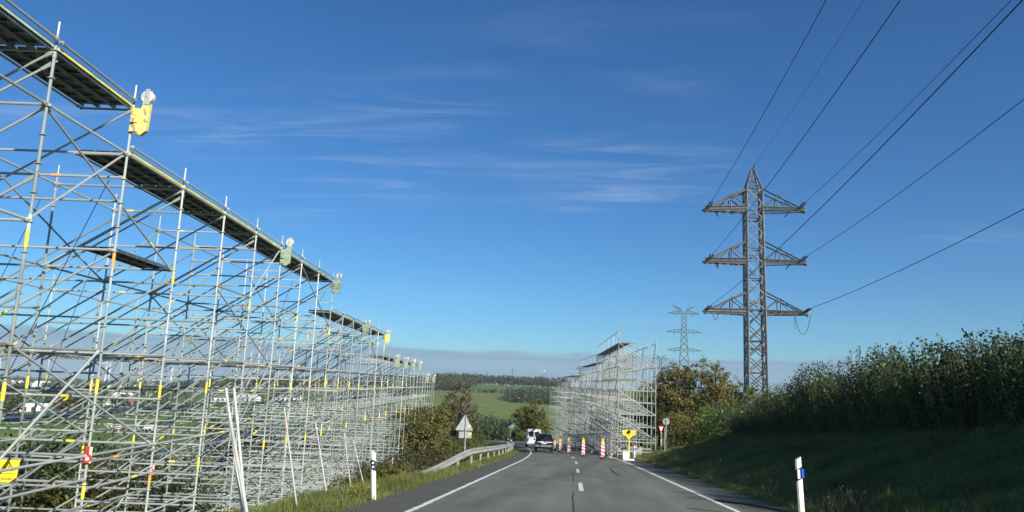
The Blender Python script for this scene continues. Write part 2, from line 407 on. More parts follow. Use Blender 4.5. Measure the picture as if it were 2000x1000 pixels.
# ------------------------------------------------------------------ road
def strip(name, mt, u0, u1, y0, y1, dz, parent=None, step=2.0, jit=0.0, rnd=random.Random(3)):
    mb = MB(); k = max(1, int(math.ceil((y1-y0)/step))); vs = []
    for i in range(k+1):
        y = y0+(y1-y0)*i/k; c = float(xc(y))
        for u in (u0, u1):
            x = c+u+(rnd.uniform(-jit, jit) if jit else 0); vs.append((x, y, float(zroad(x, y))+dz))
    mb.add(vs, [(2*i, 2*i+1, 2*i+3, 2*i+2) for i in range(k)])
    return mb.build(name, mt, parent)
road = strip('road', 'asphalt', -3.5, 3.75, -30, 200, 0.0)
tag(road, None, kind='structure')
# outer ragged asphalt strips beyond the edge lines
rn = random.Random(8)
strip('shoulder', 'asphalt_shoulder', -4.75, -3.45, -30, 200, -.004, road, 1.0, .07)
strip('shoulder', 'asphalt_shoulder', 3.70, 5.15, -30, 200, -.004, road, 1.0, .08)
strip('edge_line', 'road_white', -3.46, -3.33, 8, 190, .005, road, .35, .012)
strip('edge_line', 'road_white', 3.42, 3.55, 8, 190, .005, road, .35, .012)
for yy in (22.6, 34.4, 46.2, 58, 69.8, 81.6, 93.4, 105.2, 117, 128.8):
    strip('lane_dash', 'road_white', .05, .19, yy, yy+4.0 if yy > 30 else yy+4.0, .005, road)
p0, p1 = road_pt(1122, 902), road_pt(1216, 901)
mb = MB(); 
dv = (p1-p0); q = Vector((0, .25, -.25*SL))
mb.add([p0+Vector((0,0,.007)), p1+Vector((0,0,.007)), p1+q+Vector((0,0,.007)), p0+q+Vector((0,0,.007))], [(0,1,2,3)])
mb.build('stop_line', 'road_yellow', road)
def crack(pts, w, rnd):
    mb = MB(); vs = []
    for (x, y) in pts:
        j = rnd.uniform(-.03, .03); vs += [(x+j-w/2, y, float(zroad(x+j-w/2, y))+.004), (x+j+w/2, y, float(zroad(x+j+w/2, y))+.004)]
    mb.add(vs, [(2*i, 2*i+1, 2*i+3, 2*i+2) for i in range(len(pts)-1)]); mb.build('crack_seal', 'tar', road)
crack([(.08-.0*(24-y), y) for y in np.arange(12, 22.5, .5)], .035, rn)
crack([(.10, y) for y in np.arange(26.8, 34, .5)], .03, rn)
crack([(3.2+.03*y*.1, y) for y in np.arange(30, 42, .8)], .03, rn)
c0, c1 = road_pt(1190, 915), road_pt(1207, 928)
crack([(c0.x+(c1.x-c0.x)*i/6, c0.y+(c1.y-c0.y)*i/6) for i in range(7)], .10, rn)
c0, c1 = road_pt(1214, 916), road_pt(1226, 922)
crack([(c0.x+(c1.x-c0.x)*i/6, c0.y+(c1.y-c0.y)*i/6) for i in range(7)], .05, rn)

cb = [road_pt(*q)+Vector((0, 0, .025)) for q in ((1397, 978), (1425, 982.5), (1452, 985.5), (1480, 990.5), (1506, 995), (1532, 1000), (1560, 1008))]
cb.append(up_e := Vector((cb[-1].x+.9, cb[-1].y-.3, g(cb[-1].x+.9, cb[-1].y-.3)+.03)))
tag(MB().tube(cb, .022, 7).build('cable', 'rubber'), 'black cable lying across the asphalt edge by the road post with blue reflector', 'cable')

# ------------------------------------------------------------------ scaffolds
T_STD = .0255; T_BR = .0225
UT_STD = unit_tube(T_STD, 'galvanised', 8, 'ledger', True); UT_BR = unit_tube(T_BR, 'galvanised', 7, 'brace', True)
UT_PALE = unit_tube(.035, 'galvanised_pale', 6, 'pale_tube'); UT_PALE_BR = unit_tube(.035, 'galvanised_pale', 6, 'pale_brace')
TAPES = {k: unit_tube(.031, k, 8, 'tape_band') for k in ('tape_yellow', 'tape_orange', 'tape_mint')}
STD_CACHE = {}
def std_mesh(length, mt, ros=True):
    k = (round(length*2), mt)
    if k in STD_CACHE: return STD_CACHE[k]
    ln = k[0]/2; mb = MB().tube([(0,0,-ln),(0,0,0)], T_STD, 8 if ros else 6)
    mb.tube([(0,0,-.02),(0,0,.22)], T_STD*.72, 6)                       # spigot on top
    z = -.30
    while z > -ln:
        if ros:
            mb.tube([(0,0,z-.006),(0,0,z+.006)], .062, 8)               # rosette every half metre
            if round((z+.3)*2) % 4 == 0: mb.tube([(0,0,z-.14),(0,0,z-.06)], .034, 8)
        else: mb.tube([(0,0,z-.01),(0,0,z+.01)], .055, 5)
        z -= .5 if ros else 1.0
    mb.tube([(0,0,-ln-.005),(0,0,-ln+.012)], .10, 6)                    # base plate
    STD_CACHE[k] = mb.mesh('standard', mt); return STD_CACHE[k]
def plank_mesh(mt, w=.31):
    mb = MB(); mb.box((.5,0,0), (1,w,.006)); 
    for s in (-1, 1): mb.box((.5, s*(w/2-.004), -.034), (1,.006,.06)); mb.box((.5, s*(w/2-.018), -.066), (1,.03,.004))
    for k in range(7): mb.box(((k+.5)/7, 0, -.03), (.012, w-.02, .05))
    return mb.mesh('deck_plank', mt)
# perforated sheet: regular rows of dark punched holes
pm = M['deck_steel']; t = pm.node_tree; n = t.nodes; l = t.links; b = n['Principled BSDF']
tcp = n.new('ShaderNodeTexCoord'); mpp = n.new('ShaderNodeMapping'); l.new(tcp.outputs['Object'], mpp.inputs[0]); mpp.inputs[3].default_value = (46, 18, 0)
vp = n.new('ShaderNodeTexVoronoi'); vp.inputs['Randomness'].default_value = .12; vp.inputs['Scale'].default_value = 1; l.new(mpp.outputs[0], vp.inputs['Vector'])
mrp = n.new('ShaderNodeMapRange'); l.new(vp.outputs['Distance'], mrp.inputs[0]); mrp.inputs[1].default_value = .22; mrp.inputs[2].default_value = .34
src = b.inputs['Base Color'].links[0].from_socket
mxp = n.new('ShaderNodeMix'); mxp.data_type = 'RGBA'; l.new(mrp.outputs[0], mxp.inputs[0]); mxp.inputs[6].default_value = (.02,.022,.025,1); l.new(src, mxp.inputs[7]); l.new(mxp.outputs[2], b.inputs['Base Color'])
PLANK = plank_mesh('deck_steel')
TOE = {k: MB().box((.5,0,.0), (1,.03,.055)).mesh('toe_board', k) for k in ('deck_yellow', 'deck_green')}
def deck_mtx(p0, p1, off, z):
    p0, p1 = Vector(p0), Vector(p1); x = (p1-p0); y = UP.cross(x).normalized(); zz = x.normalized().cross(y)
    mm = Matrix((x, y, zz)).transposed().to_4x4(); mm.translation = p0+y*off+UP*z; return mm

class Pool:
    """collects tubes of one kind; the nearest 300 become parts, the rest one joined part."""
    def __init__(s, name, me, far_mat, r): s.name, s.me, s.items, s.fm, s.r = name, me, [], far_mat, r
    def add(s, p0, p1): s.items.append((Vector(p0), Vector(p1)))
    def flush(s, parent, cap=298):
        s.items.sort(key=lambda q: ((q[0]+q[1])*.5-EYE).length)
        objs = [inst(s.name, s.me, parent, span(p0, p1)) for p0, p1 in s.items[:cap]]
        if len(s.items) > cap:
            mb = MB()
            for p0, p1 in s.items[cap:]: mb.tube([p0, p1], s.r, 5, cap=False)
            o = mb.build(s.name+'_cluster', s.fm, parent); o['kind'] = 'stuff'
        return objs

rnd = random.Random(11)
# ---- scaffold beside the valley
BAY = 2.75; NB = 29
def fb(k): return 11.95 + BAY*k                        # distance ahead of post line k
def fa(k, r): return -7.93 - .012*(fb(k)-12) - 3.07*r   # rows step away from the road
DECKS = [(-4, 1, 5.32), (1, 8, 4.35), (8, 14, 2.95), (14, 22, 1.50), (22, NB, .42)]
def deck_z(k):                                          # deck height over post line k (higher of the two at a step)
    for a, b_, z in DECKS:
        if a <= k <= b_: return z
    return DECKS[-1][2]
sl = thing('scaffold', ab(fa(2, 0), fb(2), -4.2), 'long stepped galvanised tube scaffold with steel walkways beside the valley', 'scaffold')
ledg = Pool('ledger', UT_STD, 'galvanised', T_STD); tran = Pool('transom', UT_STD, 'galvanised', T_STD); brac = Pool('brace', UT_BR, 'galvanised', T_BR)
LEV = [4.35-2*i for i in range(0, 9)]
def row_top(k, r):
    z = deck_z(k)
    return [z+.30, min(z, 4.35)+.25, min(z, 4.35)-1.75, min(z, 4.35)-3.75][r] if r < 4 else -9
NR = 4
def ground_at(a, b_): p = ab(a, b_); return g(p.x, p.y) - EYE.z
stds = []
for k in range(-4, NB+1):
    for r in range(NR):
        a, b_ = fa(k, r), fb(k); top = row_top(k, r); gz = ground_at(a, b_)
        ln = max(1.0, round((top-gz)*2)/2)
        o = inst('standard', std_mesh(ln, 'galvanised', k < 16), sl, Matrix.Translation(ab(a, b_, top)))
        stds.append((o, k, r, top, ln))
        if k < 20:
            for zc in (-.35, -2.35+.2*(r % 2), 2.1):
                if gz+.3 < zc < top-.5 and rnd.random() < (.75 if r == 0 or zc < 0 else .3):
                    w = zc+rnd.uniform(-.12, .12); tk = 'tape_yellow' if rnd.random() < .85 else 'tape_orange'
                    t_o = inst('tape_band', TAPES[tk], o, span(ab(a, b_, w-.14), ab(a, b_, w+.14)))
                    if rnd.random() < .4: inst('tape_band', TAPES['tape_mint'], o, span(ab(a, b_, w+.141), ab(a, b_, w+.40)))
def lv(k, r):                                            # levels present at post line k, row r
    gz = ground_at(fa(k, r), fb(k)); tp = row_top(k, r)
    return [z for z in LEV if gz+.25 < z < tp-.1]
for k in range(-4, NB+1):
    for r in range(NR):
        a, b_ = fa(k, r), fb(k)
        if k < NB:                                       # along the scaffold
            for i, z in enumerate(lv(k, r)):
                if z > row_top(k+1, r)-.1: continue
                if r == 0 and z > -.5 and z < 4 and rnd.random() < .55: continue
                if rnd.random() < .12: continue
                ledg.add(ab(a, b_, z), ab(fa(k+1, r), fb(k+1), z))
        if r < NR-1:                                     # across the scaffold
            zs = set(lv(k, r+1)) | ({deck_z(k)} if r == 0 and deck_z(k) <= row_top(k, 1) else set())
            zs |= {z-.5 for z in list(zs) if rnd.random() < .2} | {z+1 for z in list(zs) if rnd.random() < .22 and z+1 < row_top(k, r+1)}
            for z in zs:
                if rnd.random() < .06 or z < ground_at(fa(k, r), b_)+.15: continue
                tran.add(ab(a, b_, z), ab(fa(k, r+1), b_, z))
            # raking braces rising towards the road
            tops = lv(k, r+1)
            for i, z in enumerate(tops):
                if z-2 > ground_at(fa(k, r+1), b_) and (k > 5 or (i+k+r) % 2 == 0):
                    brac.add(ab(a, b_+.05, z+(rnd.choice((0, .5)))), ab(fa(k, r+1), b_+.05, z-2))
            if r == 0:
                zt = deck_z(k); brac.add(ab(a, b_-.05, zt-.05), ab(fa(k, 1), b_-.05, zt-2.0))
            if r < 2 and (k+r) % 2 == 0:                  # long rakers over two rows
                z = row_top(k, r)-.45
                while z-4 > ground_at(fa(k, r+2), b_) and z > -2.5:
                    brac.add(ab(a, b_+.09, z), ab(fa(k, r+2), b_+.09, z-4.0)); z -= 2
            for z in lv(k, r+1):                          # mid-height rails
                if rnd.random() < (.38 if k < 9 else .8) and z-1 > ground_at(fa(k, r), b_)+.2: tran.add(ab(a, b_, z-1), ab(fa(k, r+1), b_, z-1))
                if k < NB and r > 0 and rnd.random() < .5 and z-1 > ground_at(a, b_)+.2: ledg.add(ab(a, b_, z-1), ab(fa(k+1, r), fb(k+1), z-1))
        # long face braces falling away along the rows
        if k < NB-1 and (k+2*r) % 3 == 0:
            for i, z in enumerate(lv(k, r)):
                kk = k+2
                if kk <= NB and z-2 > ground_at(fa(kk, r), fb(kk)) and z < row_top(k, r) and (i+k//3) % 2 == 0:
                    brac.add(ab(a-.06, b_, z), ab(fa(kk, r)-.06, fb(kk), z-2.0))
        if k > -3 and (k+r) % 4 == 1 and r < 2:           # counter braces
            for z in lv(k, r)[::2]:
                if z-2 > ground_at(fa(k-1, r), fb(k-1)): brac.add(ab(a-.05, b_, z), ab(fa(k-1, r)-.05, fb(k-1), z-2.0))
    # plan bracing at the level of the eye
    if k < NB and k % 2 == 0:
        for r in (0, 1, 2):
            if row_top(k, r+1) > .35: brac.add(ab(fa(k, r), fb(k), .31), ab(fa(k+1, r+1), fb(k+1), .31))
# foot-level tangle of ledgers close to the ground
for k in range(0, NB):
    for r in range(0, 3):
        for dz in (.3, .65, 1.0, 1.4, 1.9, 2.4):
            z0 = max(ground_at(fa(k, r), fb(k)), ground_at(fa(k, r+1), fb(k)), ground_at(fa(k+1, r), fb(k+1)))+dz
            if rnd.random() < (.75 if k > 4 else .4): tran.add(ab(fa(k, r), fb(k), z0), ab(fa(k, r+1), fb(k), z0))
            if rnd.random() < (.7 if k > 4 else .4): ledg.add(ab(fa(k, r), fb(k), z0), ab(fa(k+1, r), fb(k+1), z0))
lobj = ledg.flush(sl); tobj = tran.flush(sl); bobj = brac.flush(sl)
for o in rnd.sample(lobj+tobj+bobj, 210):                # coloured marking tape on the tubes
    p0 = Vector(o.matrix_basis.translation)+sl.location; ax = Vector(o.matrix_basis.col[2][:3]); f_ = rnd.uniform(.15, .85); ln = ax.length
    tk = rnd.choice(['tape_yellow']*4+['tape_orange', 'tape_mint'])
    q0, q1 = p0+ax*(f_-.09/ln), p0+ax*(f_+.09/ln)
    tb = inst('tape_band', TAPES[tk], sl, span(q0, q1))
    mw = tb.matrix_basis.copy(); tb.parent = o
    tb.matrix_parent_inverse = o.matrix_basis.inverted(); tb.matrix_basis = mw
for (k0, k1, z) in DECKS:
    for k in range(k0, k1):
        p0, p1 = ab(fa(k, 0), fb(k)+.03), ab(fa(k+1, 0), fb(k+1)-.03)
        for j in range(3):
            inst('deck_plank', PLANK, sl, deck_mtx(p0, p1, .20+.33*j, z+.06))
        inst('toe_board', TOE[rnd.choice(['deck_yellow', 'deck_green', 'deck_green'])], sl, deck_mtx(p0, p1, .025, z+.075))
        inst('guard_rail', UT_STD, sl, span(p0+UP*(z+.17)+RH*.05, p1+UP*(z+.17)+RH*.05))
        inst('guard_rail', UT_STD, sl, span(p0+UP*z-RH*1.10, p1+UP*z-RH*1.10))
for k in list(range(k0-4, 0)) + list(range(1, NB, 1)):    # short brackets carrying the decks
    pass
for k in range(-4, NB+1):
    for (k0, k1, z) in DECKS:
        if k0 <= k <= k1: inst('deck_bracket', UT_BR, sl, span(ab(fa(k, 0), fb(k), z-.02), ab(fa(k, 0)-1.10, fb(k), z-.02)))
# inner walkways lower down
for (k0, k1, r, z) in ((1, 2, 0, 2.35), (-4, 5, 1, .35), (6, 16, 1, .35), (3, 9, 2, -1.65), (14, 20, 1, -1.65), (8, 20, 2, -3.65)):
    for k in range(k0, k1):
        p0, p1 = ab(fa(k, r), fb(k)+.03), ab(fa(k+1, r), fb(k+1)-.03)
        if z < max(ground_at(fa(k, r)-1, fb(k)), ground_at(fa(k+1, r), fb(k+1)))+.1: continue
        for j in range(2): inst('deck_plank', PLANK, sl, deck_mtx(p0, p1, (.9 if z < 2 else .2)+.33*j, z+.06))
# roller heads on the road side
def roller(k, z, mt):
    c = ab(fa(k, 0)+.08, fb(k), z-.38); 
    mb = MB(); mb.prism([(-.13,-.30),(.02,-.34),(.14,-.24),(.16,.32),(.02,.40),(-.02,.22),(-.13,.18)], c-FH*.05+RH*.12, RH, UP, FH*.10)
    for q in (-.2, 0, .16): mb.box(c+RH*.0+UP*q, (.15, .16, .15), Matrix.Rotation(YAW, 3, 'Z'))
    br = mb.build('roller_bracket', mt, sl)
    d = MB(); cc = c+RH*.20+UP*.50; d.tube([cc-FH*.045, cc+FH*.045], .13, 18)
    d.build('roller', 'roller_cream', br)
    d = MB(); d.prism([(-.05,-.18),(.07,-.18),(.05,.16),(-.03,.16)], cc-FH*.062, RH, UP, FH*.010); d.prism([(-.05,-.18),(.07,-.18),(.05,.16),(-.03,.16)], cc+FH*.052, RH, UP, FH*.010)
    d.tube([cc-FH*.075, cc+FH*.075], .022, 8)
    d.build('fork', 'galvanised', br)
for k, mt in ((1, 'bracket_yellow'), (5, 'bracket_green'), (8, 'bracket_green'), (11, 'bracket_green'), (14, 'bracket_yellow'), (16, 'bracket_green'), (18, 'bracket_green'), (20, 'bracket_green'), (22, 'bracket_green'), (25, 'bracket_green'), (28, 'bracket_green')):
    zz = [z for a, b_, z in DECKS if a < k <= b_][0]
    roller(k, zz+.15, mt)
# thin dark guy ropes inside the scaffold
for i in range(22):
    k = rnd.randint(-3, 14); r = rnd.randint(0, 2); p = ab(fa(k, r)-.3, fb(k), rnd.uniform(1.5, 4.2)); q = ab(fa(k+rnd.randint(-1, 2), min(3, r+1)), fb(k)+rnd.uniform(-1, 2.5), rnd.uniform(-4, -1.5))
    MB().tube([p, (p+q)/2-UP*.1, q], .008, 5).build('guy_rope', 'wire', sl)

# ---- scaffold on the closed lane
sr_y0, BAY2, NB2 = 64.5, 2.6, 36
def rp(k, r):
    y = sr_y0+BAY2*k; u = 3.95+.055*max(0, k-4)+[0, 1.57, 3.14][r]; x = float(xc(y))+u; return Vector((x, y, 0))
DECK2 = [(0, 10, 5.35), (10, 19, 4.45), (19, 29, 3.2), (29, NB2, 2.3)]       # world heights
def dz2(k):
    for a, b_, z in DECK2:
        if a <= k <= b_: return z
srn = rp(0, 0)
sr = thing('scaffold', (srn.x, srn.y, g(srn.x, srn.y)), 'pale galvanised scaffold tower row behind striped beacons on the closed lane', 'scaffold')
ledg = Pool('ledger', UT_PALE, 'galvanised_pale', .035); tran = Pool('transom', UT_PALE, 'galvanised_pale', .035); brac = Pool('brace', UT_PALE_BR, 'galvanised_pale', .035)
LEV2 = [5.35-2*i for i in range(10)]
for k in range(NB2+1):
    for r in range(3):
        p = rp(k, r); gz = g(p.x, p.y); gz = max(gz, float(zroad(p.x, p.y)) if r == 0 else gz); tp = dz2(k)+(.35 if r != 1 else -.1)
        ln = max(1, round((tp-gz)*2)/2)
        inst('standard', std_mesh(ln, 'galvanised_pale', False), sr, Matrix.Translation((p.x, p.y, tp)))
        for z in LEV2:
            if not gz+.2 < z < tp: continue
            if k < NB2 and z < dz2(k+1)+.1 and rnd.random() < .85:
                q = rp(k+1, r); ledg.add((p.x, p.y, z), (q.x, q.y, z))
            if r < 2:
                q = rp(k, r+1)
                tran.add((p.x, p.y, z), (q.x, q.y, z))
                if k < NB2 and rnd.random() < .6 and z-1 > gz+.1: w = rp(k+1, r); ledg.add((p.x, p.y, z-1), (w.x, w.y, z-1))
                if rnd.random() < .7 and z-1 > gz: tran.add((p.x, p.y, z-1), (q.x, q.y, z-1))
        if r == 0:
            q = rp(k, 2)
            for i, z in enumerate(LEV2):
                if z <= tp and z-2 > gz-.3 and i % 2 == 0: brac.add((p.x, p.y-.05, z), (q.x, q.y-.05, z-2.0))
                elif z <= tp and z-2 > gz-.3 and rnd.random() < .75: brac.add((p.x, p.y-.05, z), (q.x, q.y-.05, z-2))
        if r != 1 and k % 3 == 0 and k < NB2:
            for z in LEV2:
                if z <= tp and z-2 > gz: q = rp(k+1, r); brac.add((p.x, p.y, z), (q.x, q.y, z-2))
for k in range(0, NB2):                                   # foot-level ledgers
    for dzz in (.3, .8, 1.3):
        p, q, w = rp(k, 0), rp(k+1, 0), rp(k, 2); zg = max(g(p.x, p.y), float(zroad(p.x, p.y)))+dzz
        if rnd.random() < .7: tran.add((p.x, p.y, zg), (w.x, w.y, max(zg, g(w.x, w.y)+.1)))
ledg.flush(sr); tran.flush(sr); brac.flush(sr)
for (k0, k1, z) in DECK2:
    for k in range(k0, k1):
        p0, p1 = rp(k, 0), rp(k+1, 0)
        for j in range(3): inst('deck_plank', PLANK, sr, deck_mtx(p0, p1, -(.2+.33*j), z+.06))
        if k < 19: inst('guard_rail', UT_STD, sr, span(p0+UP*(z+1.0), p1+UP*(z+1.0)))
        if k < 19 and k % 2 == 0 or k in (0, 9, 18): inst('guard_post', UT_STD, sr, span(p0+UP*z, p0+UP*(z+1.0)))
for (k0, k1, r, z) in ((0, 36, 1, -2.65), (2, 30, 1, -.65), (4, 36, 1, -4.65), (8, 36, 0, 1.35), (0, 12, 0, 1.35), (12, 36, 0, -6.65)):
    for k in range(k0, k1, 1):
        p0, p1 = rp(k, r), rp(k+1, r)
        if z < max(g(p0.x, p0.y), g(p1.x+.8, p1.y))+.2 or z > dz2(k): continue
        inst('deck_plank', PLANK, sr, deck_mtx(p0, p1, -(.5), z+.06))
p = rp(0, 0); inst('leaning_tube', UT_STD, sr, span((p.x+.02, p.y-.06, 5.5), (p.x+.62, p.y-.1, 8.5)))

# scaffold bare tubes leaning at the edge of the verge
def leaning(pxb, pyb, pxt, pyt, b_, lab, r=.024, wide=False):
    db, dt = ray(pxb, pyb), ray(pxt, pyt)
    B_ = EYE+db*(b_/db.dot(FH)); T_ = EYE+dt*((b_-.35)/dt.dot(FH)); dirn = (B_-T_).normalized()
    gz = g(B_.x, B_.y); k = (B_.z-gz)/max(.2, -dirn.z); B_ = B_+dirn*k
    o = MB().tube([B_, T_], r, 8).build('pole', 'white_pole'); tag(o, lab, 'pole'); return o
leaning(474, 1000, 441, 757, 10.5, 'white pole leaning outermost of a bundle of three against the scaffold', .019)
leaning(480, 1000, 457, 757, 10.6, 'white pole topping a bundle of three leaning against the scaffold', .019)
leaning(482, 1000, 450, 822, 10.4, 'shorter white pole within a bundle of three leaning on the scaffold', .022)
for i, (xb, yb, xt, yt, b_) in enumerate(((581, 1000, 555, 796, 15), (642, 990, 616, 825, 19.5), (687, 968, 672, 845, 24), (715, 966, 690, 860, 26.5))):
    leaning(xb, yb, xt, yt, b_, ['tall white pole leaning by itself next to the bundled poles', 'single white pole leaning against lower scaffold tubes', 'single thin white pole leaning between scaffold and grass verge', 'short white pole leaning close to the road post'][i], .017)
tag(MB().tube([place(773, 40)+Vector((0,0,-.1)), place(773, 40)+Vector((0,0,1.9))], .035, 8).build('pole', 'white_pole'), 'short upright white pole in the weeds below the scaffold', 'pole')

# ------------------------------------------------------------------ foliage
def leaves(rng, C, n, leafs, up=.35, out=None, aspect=.6):
    """rhombus leaves at points C (n,3)."""
    nrm = rng.normal(size=(n, 3)); nrm /= np.linalg.norm(nrm, axis=1)[:, None]
    if out is not None: nrm = nrm*.8+out*.7
    nrm[:, 2] += up; nrm /= np.linalg.norm(nrm, axis=1)[:, None]
    t = rng.normal(size=(n, 3)); t -= nrm*(t*nrm).sum(1)[:, None]; t /= np.linalg.norm(t, axis=1)[:, None]
    s = np.cross(nrm, t); sz = leafs*rng.uniform(.6, 1.35, n)[:, None]
    V = np.stack([C-t*sz*.5, C+s*sz*.5*aspect+nrm*sz*.08, C+t*sz*.5, C-s*sz*.5*aspect+nrm*sz*.08], 1).reshape(-1, 3)
    F = np.arange(4*n).reshape(n, 4)
    return V, F
def crown_pts(rng, blobs, n, clump=.28, per=22):
    w = np.array([b_[1][0]*b_[1][1]*b_[1][2] for b_ in blobs])**.67; w /= w.sum()
    nc = max(4, n//per); idx = rng.choice(len(blobs), nc, p=w)
    d = rng.normal(size=(nc, 3)); d /= np.linalg.norm(d, axis=1)[:, None]
    rad = rng.uniform(.25, 1.0, nc)**.55*rng.uniform(.86, 1.14, nc)
    Cn = np.array([b_[0] for b_ in blobs])[idx]; Rn = np.array([b_[1] for b_ in blobs])[idx]
    cc = Cn+d*rad[:, None]*Rn
    k = rng.integers(0, nc, n); sp = clump*Rn[k].mean(1)[:, None]*rng.uniform(.5, 1.2, nc)[k][:, None]
    return cc[k]+rng.normal(size=(n, 3))*sp*.5, d[k]
def tree(name, base, h, w, mt, label, cat='tree', group=None, seed=1, n=5000, leafs=.22, trunk=.35, lobes=9, low=.25, bare=0, per=22, clump=.28, cone=False):
    rng = np.random.default_rng(seed); rr = random.Random(seed)
    o = thing(name, base, label, cat, group); bx, by_, bz = base
    mb = MB(); tr = max(.06, h*.022); topz = bz+h*.8
    pts = [(bx, by_, bz-.15), (bx+rr.uniform(-.2, .2), by_+rr.uniform(-.2, .2), bz+h*.3), (bx+rr.uniform(-.3, .3), by_+rr.uniform(-.3, .3), topz)]
    mb.tube(pts, [tr*1.4, tr, tr*.25], 7)
    blobs = []
    for i in range(lobes):
        a = rr.uniform(0, 6.28); f = rr.uniform(low+.12, .86); 
        prof = (1-(f-low)/(1-low))*.9 if cone else math.sin(math.pi*min(1, max(.12, (f-low+.1)/(1-low+.1))))**.6
        q = w*.5*prof*rr.uniform(.25, .72)
        c = (bx+math.cos(a)*q, by_+math.sin(a)*q, bz+h*f); s = w*.5*rr.uniform(.34, .58)*(.55 if cone else 1)
        blobs.append((c, (s, s, min(s*rr.uniform(.7, 1.0), (1.02-f)*h+.1*h))))
        st = Vector(pts[1]).lerp(Vector(pts[2]), rr.uniform(0, .7))
        if c[2] > st.z-.5*h: mb.tube([st, (st+Vector(c))/2+UP*.1*h*.3, c], [tr*.5, tr*.3, tr*.1], 5)
    blobs.append(((bx, by_, bz+h*(low+.5)*.75), (w*.33, w*.33, h*.33)))
    for i in range(bare):
        a = rr.uniform(0, 6.28); mb.tube([Vector(pts[1]), (bx+math.cos(a)*w*.35, by_+math.sin(a)*w*.35, bz+h*rr.uniform(.6, .93))], [tr*.4, tr*.08], 4)
    mb.build('trunk', 'bark', o, True)
    P, d = crown_pts(rng, blobs, n, clump, per)
    P[:, 2] = np.maximum(P[:, 2], bz+.15)
    Vv, Ff = leaves(rng, P, n, leafs, out=d); raw_mesh('crown', Vv, Ff, mt, o)
    return o
def bush(name, base, h, w, mt, label, group=None, seed=1, n=2500, leafs=.12, cat='bush', dep=None, stems=9):
    rng = np.random.default_rng(seed); rr = random.Random(seed); o = thing(name, base, label, cat, group); bx, by_, bz = base; dep = dep or w
    blobs = []; mb = MB()
    for i in range(8):
        s = rr.uniform(.26, .42); zc = rr.uniform(.32, .78)*h
        blobs.append(((bx+rr.uniform(-.32, .32)*w, by_+rr.uniform(-.32, .32)*dep, bz+zc), (w*s*.8, dep*s*.8, min(h*s, h-zc, zc))))
    for i in range(stems):
        q = rr.choice(blobs)[0]; mb.tube([(bx+rr.uniform(-.15, .15)*w, by_+rr.uniform(-.15, .15)*dep, bz-.1), ((bx+q[0])/2, (by_+q[1])/2, (bz+q[2])/2+.1), (q[0], q[1], q[2]+h*.12)], [.035, .022, .008], 5)
    mb.build('stem', 'bark', o)
    P, d = crown_pts(rng, blobs, n, .34, 14); P[:, 2] = np.maximum(P[:, 2], bz+.05)
    Vv, Ff = leaves(rng, P, n, leafs, out=d); raw_mesh('foliage', Vv, Ff, mt, o)
    return o

# hedge on top of the bank: shrubs with upright leafy shoots
def hedge_mesh(seed, h, dense, lmat='leaf_hedge', lsz=.105):
    rng = np.random.default_rng(seed); rr = random.Random(seed); pts = []; mb = MB()
    for i in range(dense):
        x, y = rr.uniform(-1.0, 1.0), rr.uniform(-1.25, 1.25); hh = h*rr.uniform(.6, 1.0)*(1-.18*abs(x)) ; lx, ly = rr.gauss(0, .16), rr.gauss(0, .16)
        mb.tube([(x*.6, y*.6, -.1), (x*.85, y*.9, hh*.5), (x+lx, y+ly, hh*.97)], [.014, .010, .004], 4)
        k = int(hh*30)
        for j in range(k):
            f = (j+rr.random())/k; 
            if f < .08: continue
            fx, fy_ = (x*.6+(x+lx-x*.6)*f, y*.6+(y+ly-y*.6)*f); spread = .06+.24*(1-f)**.7*rr.random()+.05*rr.random()
            ang = rr.uniform(0, 6.28); pts.append((fx+math.cos(ang)*spread, fy_+math.sin(ang)*spread, hh*f+rr.uniform(-.04, .04)))
    P = np.array(pts); Vv, Ff = leaves(rng, P, len(P), lsz, up=.55, aspect=.62)
    me = bpy.data.meshes.new('foliage')
    o = raw_mesh('foliage', Vv, Ff, lmat); me = o.data; bpy.data.objects.remove(o)
    return me, mb.mesh('stem', 'stem_green')
HM = [hedge_mesh(100+i, h, 66, lm, lz) for i, (h, lm, lz) in enumerate(((2.9, 'leaf_hedge', .105), (3.2, 'leaf_hedge', .12), (2.75, 'leaf_green', .095), (3.0, 'leaf_hedge', .10), (2.9, 'leaf_dark', .09), (3.3, 'leaf_hedge', .10)))]
hr = random.Random(5)
for row, uu in enumerate((11.3, 12.9)):
    y = -26.0
    while y < 58:
        x = float(xc(y))+uu+hr.uniform(-.3, .3)+ .03*max(0, y-40); z = g(x, y)
        o = thing('hedge_shrub', (x, y, z), ['dark green leafy hedge shrub with upright shoots on top of the grass bank', 'hedge shrub in the rear row behind the leafy shrubs of the grass bank'][row], 'shrub', ['hedge shrubs along the bank top', 'rear row of hedge shrubs'][row])
        s = hr.uniform(.9, 1.1)*(1 if y < 40 else .86 if y < 48 else .68); o.rotation_euler.z = hr.choice((0, math.pi))+hr.uniform(-.3, .3); o.scale = (1, 1, s)
        f, st = hr.choice(HM); lm_ = f.materials[0].name
        if row == 0 and lm_ != 'leaf_hedge':
            o['label'], o['group'] = {'leaf_green': ('mid green hedge shrub with smaller leaves on top of the grass bank', 'small leaved hedge shrubs'), 'leaf_dark': ('darkest fine leaved hedge shrub on top of the grass bank', 'darkest hedge shrubs')}[lm_]
        for nm, me in (('foliage', f), ('stem', st)):
            c = bpy.data.objects.new(nm, me); COL.objects.link(c); c.parent = o
        y += 1.75
# taller growth at the right edge of the hedge
bp = Vector((float(xc(15))+15.4, 17.5, 0)); bp.z = g(bp.x, bp.y)
tree('young_tree', bp, 5.0, 2.6, 'leaf_dark', 'thin young tree overtopping the hedge on the bank', seed=77, n=1800, leafs=.10, low=.3, bare=8)

